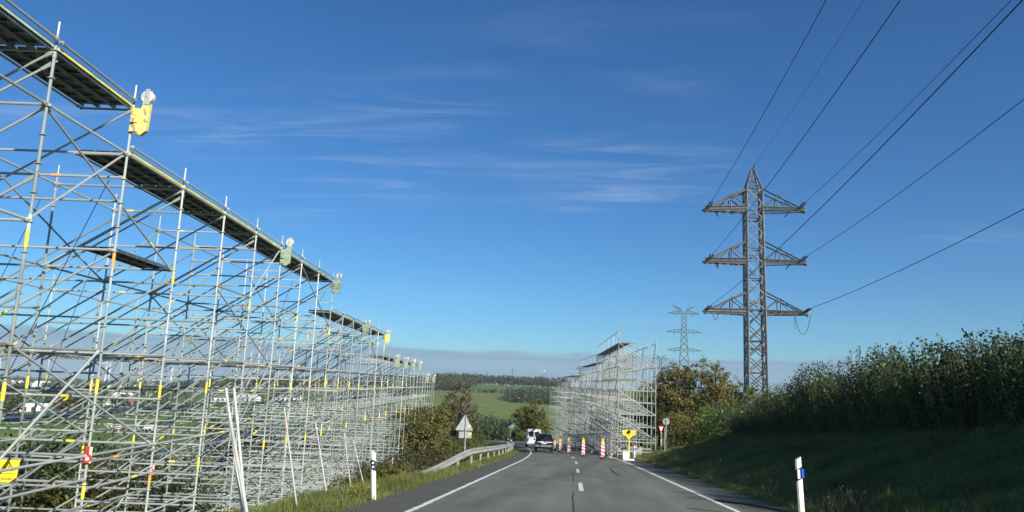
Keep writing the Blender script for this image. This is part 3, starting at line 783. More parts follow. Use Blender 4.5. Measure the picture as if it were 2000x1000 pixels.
# autumn trees behind the bank and beside the closed-lane scaffold
TR = [
 (1312, 86, 10.2, 8.0, 'leaf_autumn', 'rust and green autumn tree right beside the pale scaffold', 21, 9000, .24),
 (1288, 95, 9.4, 6.0, 'leaf_olive', 'olive green tree half hidden behind the pale scaffold end', 22, 5000, .24),
 (1352, 92, 9.6, 6.4, 'leaf_olive', 'dull olive tree between two rust coloured trees', 23, 6500, .24),
 (1402, 84, 9.8, 6.6, 'leaf_autumn', 'broad rust brown tree in front of the big pylon foot', 24, 8500, .22),
 (1446, 96, 8.0, 6.0, 'leaf_green', 'green tree at the foot of the big pylon', 26, 5000, .22),
]
for px, D, h, w, mt, lab, sd, n_, lf in TR:
    p = place(px, D, 860); tree('autumn_tree' if mt == 'leaf_autumn' else 'leafy_tree', p, h, w, mt, lab, seed=sd, n=n_, leafs=lf, low=.05, lobes=14, bare=8, clump=.22)
BU = [(1402, 70, 3.9, 5.0, 'leaf_bright', 'bright yellow-green bush below the rust brown tree', 31), (1340, 78, 4.0, 4.4, 'leaf_olive', 'olive bush behind the round sign', 32), (1310, 80, 3.4, 4.0, 'leaf_autumn', 'low rust tinted bush behind the give way sign', 33),
      (1372, 76, 3.2, 4.0, 'leaf_green', 'low green bush at the end of the grass bank', 34), (1470, 74, 3.8, 4.4, 'leaf_bright', 'light green bush rising behind the hedge end', 35), (1440, 64, 3.0, 3.8, 'leaf_green', 'dense green bush at the far end of the hedge', 36), (1520, 68, 4.4, 4.6, 'leaf_green', 'tall green bush rising behind the dark hedge', 37), (1495, 78, 4.6, 5.0, 'leaf_green', 'green bush right below the lattice of the big pylon', 38)]
for px, D, h, w, mt, lab, sd in BU:
    bush('bush', place(px, D, 860), h, w, mt, lab, seed=sd, n=3600, leafs=.17)

for i, (y, u, h, w, mt, lab) in enumerate(((96, 10.6, 5.2, 5.5, 'leaf_green', 'green tree seen through the near bays of the pale scaffold'), (108, 11.5, 5.6, 6, 'leaf_dark', 'dark tree behind the middle of the pale scaffold'), (120, 12.4, 5.4, 6, 'leaf_olive', 'olive tree behind the middle of the pale scaffold'), (133, 13.5, 6.2, 6.5, 'leaf_dark', 'dark tree behind the far bays of the pale scaffold'), (146, 14, 6.4, 6.5, 'leaf_green', 'green tree behind the far bays of the pale scaffold'), (160, 13, 7, 7, 'leaf_dark', 'dark tree past the far end of the pale scaffold'))):
    x_ = float(xc(y))+u; tree('backdrop_tree', Vector((x_, y, g(x_, y))), h, w, mt, lab, seed=500+i, n=4500, leafs=.3, low=.02, lobes=12, clump=.25)
# trees and bushes left of the road, beyond the guard rail
def up_(y, u): x = float(xc(y))+u; return Vector((x, y, g(x, y)))
LB = [
 (66, -12.6, 7.2, 6.2, 'leaf_olive', 'rounded olive yellow tree behind the triangular sign', 41, 'leaf'), (80, -11.6, 8.6, 6.6, 'leaf_brown', 'thin brownish tree with bare twigs behind the guard rail', 42, 'twig'),
 (74, -15.4, 7.2, 6.0, 'leaf_olive', 'olive tree at the end of the long scaffold', 43, 'leaf'), (90, -12.0, 7.4, 6.4, 'leaf_green', 'green tree behind the thin brownish tree', 44, 'leaf')]
for y, u, h, w, mt, lab, sd, kd in LB:
    tree('roadside_tree', up_(y, u), h, w, mt, lab, seed=sd, n=9000 if kd == 'leaf' else 5200, leafs=.2, low=.04, lobes=12, bare=6 if kd == 'leaf' else 30, clump=.22)
SB = [(31, -7.4, 1.3, 2.2, 'leaf_olive'), (34, -8.2, 1.7, 2.6, 'leaf_brown'), (37, -7.7, 1.7, 2.4, 'leaf_brown'), (40, -8.4, 2.1, 2.8, 'leaf_dark'), (43, -7.9, 2.0, 2.6, 'leaf_brown'), (46, -8.6, 2.3, 3, 'leaf_olive'), (50, -8.2, 2.2, 2.8, 'leaf_dark'),
      (54, -8.8, 2.6, 3, 'leaf_olive'), (58, -8.6, 2.6, 3.2, 'leaf_green'), (63, -8.8, 3.0, 3.4, 'leaf_olive'), (45, -11.5, 3.0, 3.4, 'leaf_dark'), (51, -12, 3.4, 3.6, 'leaf_brown'), (58, -12.5, 4.0, 4, 'leaf_dark'), (68, -9.4, 3.2, 3.4, 'leaf_olive'), (74, -9.6, 2.6, 3.4, 'leaf_green'), (28.5, -7.8, 1.0, 1.8, 'leaf_olive'), (40, -10.8, 2.2, 3, 'leaf_brown'), (36, -10.4, 1.8, 2.6, 'leaf_olive')]
for i, (y, u, h, w, mt) in enumerate(SB):
    colr = {'leaf_olive': 'olive yellow', 'leaf_brown': 'brownish faded', 'leaf_dark': 'dark green', 'leaf_green': 'fresh green'}[mt]
    bush('roadside_bush', up_(y, u), h*.86, w, mt, colr+' roadside bush on the slope behind the guard rail', colr+' bushes behind the guard rail', seed=50+i, n=2600, leafs=.11)
# dark bushes on the slope below the scaffold
sb = random.Random(9)
for i in range(40):
    b_ = sb.uniform(22, 52); a = -b_*sb.uniform(.36, .80)-2; p = ab(a, b_); p.z = g(p.x, p.y); mt = sb.choice(['leaf_dark', 'leaf_green', 'leaf_olive', 'leaf_olive', 'leaf_brown'])
    h = min(7.5, max(2.2, (-.100*b_+sb.uniform(-.6, .4)+EYE.z)-p.z)); colr = {'leaf_olive': 'olive', 'leaf_brown': 'brownish', 'leaf_dark': 'dark green', 'leaf_green': 'mid green'}[mt]
    bush('slope_bush', p, h, h*1.05, mt, colr+' bush on the slope seen through the scaffold tubes', colr+' bushes below the scaffold', seed=200+i, n=3000, leafs=.16)

# ------------------------------------------------------------------ grass and weeds
def blades(name, P, hgt, wid, mt, seed, lean=.35):
    rng = np.random.default_rng(seed); n_ = len(P); a = rng.uniform(0, 6.283, n_); h = hgt*rng.uniform(.5, 1.3, n_); le = rng.normal(0, lean, (n_, 2))*h[:, None]
    dx = np.stack([np.cos(a), np.sin(a)], 1)*wid*.5; z0 = np.zeros((n_, 1))
    A = np.concatenate([P[:, :2]-dx, P[:, 2:]], 1); B_ = np.concatenate([P[:, :2]+dx, P[:, 2:]], 1); T_ = np.concatenate([P[:, :2]+le, P[:, 2:]+h[:, None]], 1)
    V_ = np.stack([A, B_, T_], 1).reshape(-1, 3); return raw_mesh(name, V_, np.arange(3*n_).reshape(n_, 3), mt)
rg = np.random.default_rng(4)
def verge(n_, u0, u1, y0, y1, pw=1.0):
    y = y0+(y1-y0)*rg.uniform(0, 1, n_)**pw; u = rg.uniform(u0, u1, n_); x = xc(y)+u; return np.stack([x, y, H(x, y)-.01], 1)
tag(blades('grass', verge(60000, -8.2, -4.62, 12, 85, 1.5), .20, .016, 'grass_blade', 1), 'short green roadside grass along the verge below the long scaffold', 'grass', kind='stuff')
tag(blades('grass', verge(16000, -5.2, -4.55, 12, 85, 1.3), .07, .014, 'weed_dry', 2), 'dry straw coloured grass at the asphalt edge', 'grass', kind='stuff')
tag(blades('grass', verge(60000, 4.95, 11.2, 9, 72, 1.4), .17, .02, 'grass_blade', 3), 'mown grass covering the shaded bank below the hedge', 'grass', kind='stuff')
tag(blades('grass', verge(5000, 4.9, 5.35, 9, 70, 1.3), .07, .014, 'weed_dry', 5), 'dry grass fringe between asphalt and shaded bank', 'grass', kind='stuff')
tag(blades('grass', verge(16000, -16, -7, 14, 70, 1.2), .38, .025, 'grass_blade', 6), 'long rough grass on the slope under the scaffold', 'grass', kind='stuff')
def clumps(nc, per, u0, u1, y0, y1, sp):
    y = y0+(y1-y0)*rg.uniform(0, 1, nc)**1.4; u = rg.uniform(u0, u1, nc); k = rg.integers(0, nc, nc*per); yy = y[k]+rg.normal(0, sp, nc*per); uu = u[k]+rg.normal(0, sp, nc*per); x = xc(yy)+uu; return np.stack([x, yy, H(x, yy)-.01], 1)
tag(blades('grass', clumps(170, 60, 5.5, 11, 9, 70, .10), .32, .018, 'grass_blade', 7), 'taller grass tufts scattered over the shaded bank', 'grass', kind='stuff')
tag(blades('grass', clumps(45, 30, 5.2, 6.3, 12, 60, .12), .45, .010, 'weed_dry', 8), 'dead straw stalks along the foot of the shaded bank', 'grass', kind='stuff')
tag(blades('grass', clumps(90, 50, -7.5, -5.3, 16, 80, .12), .26, .016, 'grass_blade', 9), 'taller bright grass tufts around the guard rail', 'grass', kind='stuff')
def weed(p, h, lab, mt, seed, n_=70, group=None):
    rr = random.Random(seed); o = thing('weed', p, lab, 'weed', group); mb = MB(); pts = []
    for i in range(6):
        a = rr.uniform(0, 6.28); t_ = (p.x+math.cos(a)*h*.3, p.y+math.sin(a)*h*.3, p.z+h*rr.uniform(.6, 1.05)); mb.tube([p-UP*.02, (Vector(p)+Vector(t_))/2+UP*.05, t_], [.006, .005, .002], 4)
        for j in range(n_//6):
            f = rr.uniform(.35, 1); pts.append((p.x+(t_[0]-p.x)*f+rr.gauss(0, .025), p.y+(t_[1]-p.y)*f+rr.gauss(0, .025), p.z+(t_[2]-p.z)*f+rr.gauss(0, .02)))
    mb.build('stalk', 'weed_dry', o); P = np.array(pts); Vv, Ff = leaves(np.random.default_rng(seed), P, len(P), .05); raw_mesh('foliage', Vv, Ff, mt, o)
for i, (y, u) in enumerate(((17.7, -4.95), (17.2, -5.1), (18.2, -4.9), (18.6, -5.05))):
    weed(up_(y, u), .35, 'yellow flowering weed at the foot of the leaning road post', 'weed_yellow', 300+i, 90, 'yellow weeds by the road post')
for i, (y, u) in enumerate(((44, -4.9), (46, -4.95), (48.5, -4.95), (52, -5), (55, -4.95), (58, -5), (41, -5.0))):
    weed(up_(y, u), .45, 'yellow flowering weed under the guard rail', 'weed_yellow', 320+i, 110, 'yellow weeds under the guard rail')
for i, (y, u) in enumerate(((17.0, 5.35), (16.6, 5.7), (17.8, 5.9), (18.4, 6.2), (19.6, 5.4), (21.8, 5.35), (22.2, 5.5))):
    weed(up_(y, u), .55, 'dry stalky weed growing at the foot of the shaded bank', 'weed_dry', 340+i, 40, 'dry weeds below the shaded bank')
# debris stones on the verges
for i in range(16):
    side = i % 2; y = random.Random(i).uniform(15, 40); u = -4.85 if side else 5.2; p = up_(y, u+random.Random(i+50).uniform(-.12, .15)); rr = random.Random(i)
    mb = MB(); s = rr.uniform(.03, .06); mb.tube([p-UP*s*.3, p+UP*s*.5, p+UP*s], [s, s*1.1, s*.4], 6)
    tag(mb.build('stone', 'concrete'), ('small pale stone lying on the verge beside the long scaffold', 'small pale stone lying at the foot of the shaded bank')[side == 0], 'stone', ('stones on the scaffold side verge', 'stones below the shaded bank')[side == 0])

# ------------------------------------------------------------------ roadside furniture
def bollard(p, h, lean, lab, left):
    o = thing('road_post', p, lab, 'road post'); rot = Matrix.Rotation(lean, 3, 'Y')
    def seg(name, mt, z0, z1, sk0, sk1, grow_=0.0):
        w = .06+grow_; prof = [(-w, -.03-grow_), (-w*.5, -.055-grow_), (w*.5, -.055-grow_), (w, -.03-grow_), (w*.55, .05+grow_), (-w*.55, .05+grow_)]; mb = MB(); vs = []
        for z, sk in ((z0, sk0), (z1, sk1)):
            for (x, y) in prof: vs.append(Vector(p)+rot @ Vector((x, y, z+sk*(x/w)*.03)))
        k = len(prof); mb.add(vs, [tuple(range(k))[::-1], tuple(range(k, 2*k))]+[(i, (i+1) % k, k+(i+1) % k, k+i) for i in range(k)]); return mb.build(name, mt, o)
    s = -1 if left else 1
    seg('shaft', 'white_plastic', -.05, h-.42, 0, s); bd = seg('black_band', 'black_plastic', h-.42, h-.19, s, s, -.002); seg('cap', 'white_plastic', h-.19, h, s, s*1.2)
    def local(x, y, z): return Vector(p)+rot @ Vector((x, y, z))
    if left:
        for z in (h-.345, h-.255):
            c = local(0, -.054, z); MB().tube([c, c+rot @ Vector((0, -.012, 0))], .026, 12).build('reflector', 'silver_reflector', bd)
        c = local(-.062, 0, h-.30); MB().box(c, (.012, .05, .13), rot).build('blue_reflector', 'blue_reflector', bd)
    else:
        MB().box(local(-.012, -.058, h-.305), (.05, .012, .18), rot).build('reflector', 'silver_reflector', bd)
        MB().box(local(.072, -.035, h-.29), (.045, .03, .17), rot).build('blue_reflector', 'blue_reflector', bd)
    return o
bollard(road_pt(740, 975)+Vector((-.12, 0, .02)), 1.06, R(-4.5), 'leaning white road post with black band and two round reflectors beside the long scaffold', True)
bollard(road_pt(1566, 1017)+Vector((0, 0, .03)), 1.18, R(-2.5), 'white road post with a blue side reflector before the dark bank', False)
bollard(road_pt(1239, 896), 1.02, 0, 'white road post standing just behind the yellow sign', False)
pp = up_(92, -5.6); bollard(pp, 1.05, 0, 'white road post standing past the end of the guard rail', True)
pp = up_(122, -5.4); bollard(pp, 1.05, 0, 'distant white road post near the road bend', True)

# guard rail
gr_ = thing('guard_rail', up_(50, -5.35), 'galvanised W-beam guard rail sloping into the ground before the roadside bushes', 'guard rail')
def rail_path():
    pts = []
    for y in np.arange(27.5, 86, 1.0):
        x = float(xc(y))-5.30 - .35*float(sst(40, 27.5, y) if False else 1-sst(27.5, 40, y)); z = float(zroad(x, y))+.02 + .70*float(sst(26.5, 40, y))
        pts.append(Vector((x, y, z)))
    return pts
rpth = rail_path()
prof = [(-.02,-.155),(.055,-.12),(.055,-.06),(-.01,-.025),(-.01,.025),(.055,.06),(.055,.12),(-.02,.155)]
for sgm in range(0, len(rpth)-1, 4):                       # overlapping beam lengths
    seg_ = rpth[sgm:sgm+5]
    if len(seg_) < 2: continue
    vs = []; mb = MB(); k = len(prof); off = .002*(sgm//4 % 2)
    for p in seg_:
        for (x, z) in prof: vs.append((p.x+x+.05+off, p.y, p.z+z))
    for p in seg_:
        for (x, z) in prof: vs.append((p.x+x+.045+off, p.y, p.z+z))
    q = len(seg_)*k; fs = []
    for i in range(len(seg_)-1):
        for j in range(k-1):
            fs.append((i*k+j, i*k+j+1, (i+1)*k+j+1, (i+1)*k+j)); fs.append((q+i*k+j, q+(i+1)*k+j, q+(i+1)*k+j+1, q+i*k+j+1))
    for i in range(len(seg_)-1):
        fs.append((i*k, (i+1)*k, q+(i+1)*k, q+i*k)); fs.append((i*k+k-1, q+i*k+k-1, q+(i+1)*k+k-1, (i+1)*k+k-1))
    mb.add(vs, fs).build('beam', 'rail_steel', gr_)
for i in range(8, len(rpth), 4):
    p = rpth[i]; gz = g(p.x-.1, p.y); MB().box((p.x-.06, p.y, (gz+p.z+.1)/2-.05), (.10, .05, p.z+.1-gz+.1)).box((p.x-.01, p.y, p.z), (.07, .08, .2)).build('post', 'rail_steel', gr_)

def sign_post(o, p, h, mt='galvanised', r=.032): return MB().tube([p-UP*.1, p+UP*h], r, 10).build('post', mt, o)
# triangular sign seen from behind
p = up_(43.5, -6.3); o = thing('warning_sign', p, 'back of a grey triangular sign with lower plate on a pole behind the guard rail', 'road sign'); p = Vector(p)
sign_post(o, p, 2.75)
rz = Matrix.Rotation(R(14), 3, 'Z'); ax = rz @ Vector((1, 0, 0)); nn = rz @ Vector((0, 1, 0))
cz = p+UP*2.2+nn*.05
tri = MB().prism([(-.5,-.24),(-.47,-.29),(.47,-.29),(.5,-.24),(.035,.56),(-.035,.56)], cz-ax*.07, ax, UP, nn*.012).build('triangle_plate', 'sign_back', o)
MB().prism([(.20,-.12),(.36,-.10),(.38,-.02),(.30,.04),(.20,0)], cz-ax*.07-nn*.004, ax, UP, nn*.002).build('sticker', 'yellow_sign', tri)
pl = MB().prism([(-.36,-.36),(.36,-.36),(.36,0),(-.36,0)], p+UP*1.84+nn*.05+ax*.0, ax, UP, nn*.012).build('lower_plate', 'sign_back', o)
MB().prism([(.18,-.20),(.33,-.18),(.34,-.08),(.22,-.09)], p+UP*1.84+nn*.046, ax, UP, nn*.002).build('sticker', 'yellow_sign', pl)
for z in (1.95, 2.5, 1.55): MB().tube([p+UP*(z-.03), p+UP*(z+.03)], .045, 10).build('clamp', 'galvanised', o)
def round_sign(p, h, dia, lab):
    o = thing('round_sign', p, lab, 'road sign'); p = Vector(p); sign_post(o, p, h, r=.038); c = p+UP*(h-dia*.45)+Vector((0, .05, 0))
    d = MB().tube([c, c+Vector((0, .014, 0))], dia/2, 28).build('disc', 'sign_back', o)
    for z in (-.15, .15): MB().box(c+UP*z+Vector((0, -.012, 0)), (dia*.5, .02, .03)).build('clamp', 'galvanised', o)
p = up_(82, -5.65); round_sign(p, 2.95, .74, 'back of a grey round sign on a pole at the guard rail end')
p = place(1301, 74, 880); round_sign(p, 2.9, .66, 'back of a grey round sign in front of the autumn trees')
# give way sign
p = place(1291, 72, 880); o = thing('give_way_sign', p, 'narrow white and red give way triangle on a white post near the fence', 'road sign'); p = Vector(p); sign_post(o, p, 2.2, 'white_paint', .05)
c = p+UP*1.95+Vector((0, -.07, 0)); axw = Vector((.62, .5, 0)).normalized()
MB().prism([(-.34,.30),(.34,.30),(.0,-.32)], c, axw, UP, Vector((0, .015, 0))).build('border', 'red_paint', o); MB().prism([(-.22,.22),(.22,.22),(0,-.18)], c+Vector((0, -.006, 0)), axw, UP, Vector((0, .004, 0))).build('face', 'white_paint', o)
# yellow double panel sign with a lamp
p = road_pt(1228, 899); o = thing('yellow_sign', p, 'yellow double panel sign with black lamp on a yellow post at the lane closure', 'road sign')
MB().box(p+UP*.05, (.8, .45, .10)).box(p+UP*.34+Vector((-.2, .1, 0)), (.45, .4, .5)).build('foot', 'white_plastic', o)
MB().tube([p+UP*.1, p+UP*1.80], .045, 10).build('post', 'yellow_sign', o)
pw = MB().prism([(-.30,-.02),(-.16,-.16),(-.05,-.30),(.05,-.30),(.16,-.16),(.30,-.02),(.30,.12),(-.30,.12)], p+UP*1.82+Vector((0, -.07, 0)), (1,0,0), UP, Vector((0, .03, 0))).build('panel', 'yellow_sign', o)
for sx_ in (-1, 1):
    rt = Matrix.Rotation(R(4)*sx_, 3, 'Y'); cpn = p+UP*1.98+Vector((sx_*.27, -.085, 0))
    side = MB().box(cpn, (.40, .025, .36), rt).build('side_panel', 'yellow_sign', o)
    for j in range(3): MB().box(cpn+UP*(.09*(j-1))+Vector((0, -.0145, 0)), (.24-.05*j, .004, .022), rt).build('print_line', 'black_plastic', side)
MB().tube([p+UP*2.04+Vector((0, -.19, 0)), p+UP*2.04+Vector((0, -.06, 0))], .115, 16).build('lamp', 'black_plastic', o)
MB().prism([(-.11,.13),(.11,.13),(0,-.05)], p+UP*1.70+Vector((0, -.078, 0)), (1,0,0), UP, Vector((0, .004, 0))).build('chevron', 'lamp_amber', pw)
# beacons
def beacon(p, lab, flip=1, group=None, rot=0):
    o = thing('beacon', p, lab, 'beacon', group); p = Vector(p)
    MB().box(p+UP*.05, (.42, .80, .10)).box(p+UP*.13, (.16, .3, .10)).build('foot', 'rubber', o)
    bd = MB().prism([(-.13,.14),(.13,.14),(.13,1.12),(.10,1.16),(-.10,1.16),(-.13,1.12)], p+Vector((0, -.02, 0)), (1,0,0), UP, Vector((0, .05, 0))).build('board', 'white_paint', o)
    for i in range(4):
        z = .16+.26*i; s = flip
        poly = [(-.125, z+(.11 if s > 0 else -.02)), (.125, z-(.0 if s > 0 else -.11)), (.125, min(1.12, z+.10+(0 if s > 0 else .11))), (-.125, min(1.13, z+.13+(.10 if s > 0 else 0)))]
        MB().prism(poly, p+Vector((0, -.026, 0)), (1,0,0), UP, Vector((0, .004, 0))).build('stripe', 'red_paint', bd)
    lp = MB().box(p+UP*1.25+Vector((0, .01, 0)), (.20, .12, .18)).build('lamp_housing', 'yellow_sign', o)
    c = p+UP*1.43; MB().tube([c+Vector((0, -.05, 0)), c+Vector((0, .06, 0))], .095, 16).build('lens', 'lamp_amber', o)
    return o
names = ['biggest red and white beacon with amber lamp in front of the fence', 'red and white lane beacon second along the taper from the yellow sign', 'red and white lane beacon third along the taper from the yellow sign', 'red and white lane beacon fourth along the taper from the yellow sign', 'red and white lane beacon beside the dark pickup', 'red and white lane beacon just past the dark pickup']
for i, (px, py) in enumerate(((1177, 897), (1139, 892), (1111, 887), (1094, 883), (1083, 880), (1076, 878))): beacon(road_pt(px, py), names[i])
for i, u in enumerate((3.6, 4.8, 5.8)):
    y = 150+i*4; x = float(xc(y))+u-3.4; beacon(Vector((x, y, float(zroad(x, y)))), 'far beacon with amber lamp beyond the white van', -1, 'beacons beyond the white van')
# wire mesh fence panels round the scaffold foot
def fence(p0, p1, lab):
    p0, p1 = Vector(p0), Vector(p1); o = thing('fence_panel', (p0+p1)/2, lab, 'fence', 'mesh fence panels round the pale scaffold'); h = 2.0; d = p1-p0
    MB().tube([p0+UP*.1, p0+UP*(h-.12), p0+d*.04+UP*h, p0+d*.96+UP*h, p1+UP*(h-.12), p1+UP*.1], .028, 6).tube([p0+UP*.15, p1+UP*.15], .024, 6).build('frame', 'rail_steel', o)
    mb = MB(); k = int(d.length/.12)
    for i in range(1, k): mb.tube([p0+d*(i/k)+UP*.15, p0+d*(i/k)+UP*h], .0042, 3, cap=False)
    for j in range(1, 9): mb.tube([p0+UP*(.15+j*.21), p1+UP*(.15+j*.21)], .0042, 3, cap=False)
    w = mb.build('wire_mesh', 'rail_steel', o); w['kind'] = 'stuff'
    for q in (p0, p1): MB().box(q+UP*.05, (.22, .6, .12)).build('foot', 'concrete', o)
fp = []
for y in (62.6, 66.1, 69.6, 73.1, 76.6, 80.1, 83.6, 87.1, 90.6, 94.1, 97.6, 101.1, 104.6, 108.1, 111.6, 115.1, 118.6, 122.1):
    x = float(xc(y))+3.25+(.4 if y > 66 else .0)*0; fp.append(Vector((x, y, float(zroad(x, y)))))
for a_, b_ in zip(fp[:-1], fp[1:]): fence(a_, b_-Vector((0, .06, 0)), 'grey wire mesh fence panel beside the closed lane')
q0 = Vector((3.55, 62.2, float(zroad(3.5, 62.2)))); q1 = Vector((7.6, 63.4, g(7.6, 63.4))); fence(q1, Vector((8.1, 66.8, g(8.1, 66.8))), 'wire mesh fence panel at the outer corner of the pale scaffold')
# concrete ballast blocks
cr = random.Random(3)
for i in range(12):
    k = i*2; p = (rp(k, 0)+rp(k, 1))/2; zz = max(g(p.x, p.y), float(zroad(p.x, p.y))); bw = (cr.uniform(.5, .8), cr.uniform(.5, .8), cr.uniform(.45, .7))
    tag(MB().box((p.x, p.y+.6, zz+bw[2]/2), bw).build('concrete_block', 'concrete'), 'pale concrete ballast block between the pale scaffold feet', 'block', 'ballast blocks in the pale scaffold')
tb = random.Random(21)
for i in range(9):
    y = 66+i*6.2; u = 3.62+tb.uniform(-.05, .1); x = float(xc(y))+u; z = float(zroad(x, y)); cols = tb.choice([3, 4]); ln = tb.uniform(2.0, 2.9)
    o = thing('tube_bundle', (x, y, z), 'stack of spare scaffold tubes lying inside the mesh fence', 'tube stack', 'spare tube stacks by the closed lane')
    for a_ in range(cols):
        for b_ in range(5):
            xx = x-.12+.06*a_+tb.uniform(-.008, .008); yy = y+tb.uniform(-.15, .15); zz = .05+.062*b_
            c_ = float(xc(yy+ln))-float(xc(yy)); inst('spare_tube', UT_PALE, o, span((xx, yy, float(zroad(xx, yy))+zz), (xx+c_, yy+ln, float(zroad(xx, yy+ln))+zz)))
for i in range(7):
    y = 68+i*7.3; x = float(xc(y))+4.75; z = max(g(x, y), float(zroad(x, y)))
    o = thing('pallet', (x, y, z), 'pale pallet of boards and fittings among the pale scaffold feet', 'pallet', 'pallets under the pale scaffold')
    for j in range(3): MB().box((x, y-.4+.4*j, z+.06), (1.1, .10, .10)).build('runner', 'weed_dry', o)
    for j in range(tb.randint(3, 6)): MB().box((x+tb.uniform(-.03, .03), y, z+.145+.09*j), (1.1, .9+tb.uniform(-.1, .1), .07)).build('board', 'concrete', o)
p = road_pt(1246, 893); tag(MB().box(p+UP*.44, (.62, .5, .88)).build('concrete_block', 'concrete'), 'upright pale concrete block next to the yellow sign', 'block')
# scaffold tags and warning sign
def tagholder(a, b_, z, lab):
    c = ab(a, b_, z); o = thing('safety_tag', c-UP*.1, lab, 'tag'); rz = Matrix.Rotation(YAW, 3, 'Z')
    MB().box(c-FH*.035, (.13, .012, .30), rz).build('backing_plate', 'white_plastic', o)
    mb = MB()
    for i in range(14):
        a1, a2 = 2*math.pi*i/14, 2*math.pi*(i+1)/14
        q = [c-FH*.05+RH*(math.cos(t)*r_)+UP*(math.sin(t)*r_-.06) for t, r_ in ((a1, .085), (a2, .085), (a2, .045), (a1, .045))]; mb.add(q+[v-FH*.015 for v in q], [(0,1,2,3),(7,6,5,4),(0,4,5,1),(2,6,7,3)])
    mb.box(c-FH*.055+UP*.08-RH*.015, (.07, .02, .16), rz); mb.build('ring', 'red_paint', o)
tagholder(fa(1, 0)+.04, fb(1)-.03, -1.63, 'red ring shaped safety tag clipped to a scaffold upright')
tagholder(fa(4, 0)-2.4, fb(4), -2.9, 'red safety tag hanging deeper inside the scaffold')
# warning sign at the left edge
c = EYE+ray(-2, 919)*(12.6); o = thing('warning_plate', c-UP*.2, 'yellow high voltage warning plate with black lettering hung on the scaffold', 'sign')
MB().prism([(-.32,-.14),(-.27,-.19),(.26,-.19),(.31,-.14),(.33,.19),(-.32,.19)], c, RH, UP, FH*.008).build('plate', 'yellow_sign', o)
MB().box(c+UP*.205, (.66, .015, .03), Matrix.Rotation(YAW, 3, 'Z')).build('top_clip', 'galvanised', o)
cc = c+RH*.16+UP*.06-FH*.004
tr_ = [(-.085,-.055),(.085,-.055),(0,.10)]; ti = [(-.058,-.04),(.058,-.04),(0,.068)]
mb = MB(); vo = [cc+RH*x+UP*y for x, y in tr_]; vi = [cc+RH*x+UP*y for x, y in ti]; mb.add(vo+vi, [(0,1,4,3),(1,2,5,4),(2,0,3,5)]); mb.build('warning_triangle', 'black_plastic', o)
mb = MB().add([cc+RH*x+UP*y for x, y in ((.008,.05),(-.014,.005),(0,.005),(-.008,-.034),(.016,.018),(.002,.018),(.016,.05))], [(0,1,2,3,4,5,6)]); mb.build('lightning_bolt', 'black_plastic', o)
MB().box(c-UP*.045+RH*.0-FH*.002, (.62, .004, .006), Matrix.Rotation(YAW, 3, 'Z')).build('rule_line', 'black_plastic', o)
cu = bpy.data.curves.new('lettering', 'FONT'); cu.body = 'ihre Kinder!'; cu.size = .070; cu.align_x = 'RIGHT'; cu.extrude = .001
to = bpy.data.objects.new('lettering_curve', cu); COL.objects.link(to); bpy.context.view_layer.update()
tm = bpy.data.meshes.new_from_object(to.evaluated_get(bpy.context.evaluated_depsgraph_get())); bpy.data.objects.remove(to); tm.materials.clear(); tm.materials.append(M['black_plastic'])
mm = Matrix((RH, UP, -FH)).transposed().to_4x4(); mm.translation = c+RH*.27-UP*.15-FH*.004
inst('lettering', tm, o, mm)

# ------------------------------------------------------------------ vehicles
def wheel(o, c, r, w):
    t_ = MB().tube([c-Vector((w/2, 0, 0)), c-Vector((w*.35, 0, 0)), c+Vector((w*.35, 0, 0)), c+Vector((w/2, 0, 0))], [r*.9, r, r, r*.9], 20).build('wheel', 'rubber', o, False)
    MB().tube([c-Vector((w/2+.006, 0, 0)), c+Vector((w/2+.006, 0, 0))], r*.58, 14).build('rim', 'car_grey', t_)
def loft(mb, secs):
    """secs: list of (y, halfwidth_bottom, halfwidth_top, z0, z1, bevel) cross sections joined along y."""
    vs = []; 
    for (y, wb, wt, z0, z1, bv) in secs:
        vs += [(-wb+bv, y, z0), (-wb, y, z0+bv), (-wb, y, z0+(z1-z0)*.55), (-wt, y, z1-bv), (-wt+bv, y, z1), (wt-bv, y, z1), (wt, y, z1-bv), (wb, y, z0+(z1-z0)*.55), (wb, y, z0+bv), (wb-bv, y, z0)]
    k = 10; fs = [tuple(range(k)), tuple((len(secs)-1)*k+i for i in range(k))[::-1]]
    for s in range(len(secs)-1):
        for i in range(k): fs.append((s*k+i, (s+1)*k+i, (s+1)*k+(i+1) % k, s*k+(i+1) % k))
    return mb.add(vs, fs)
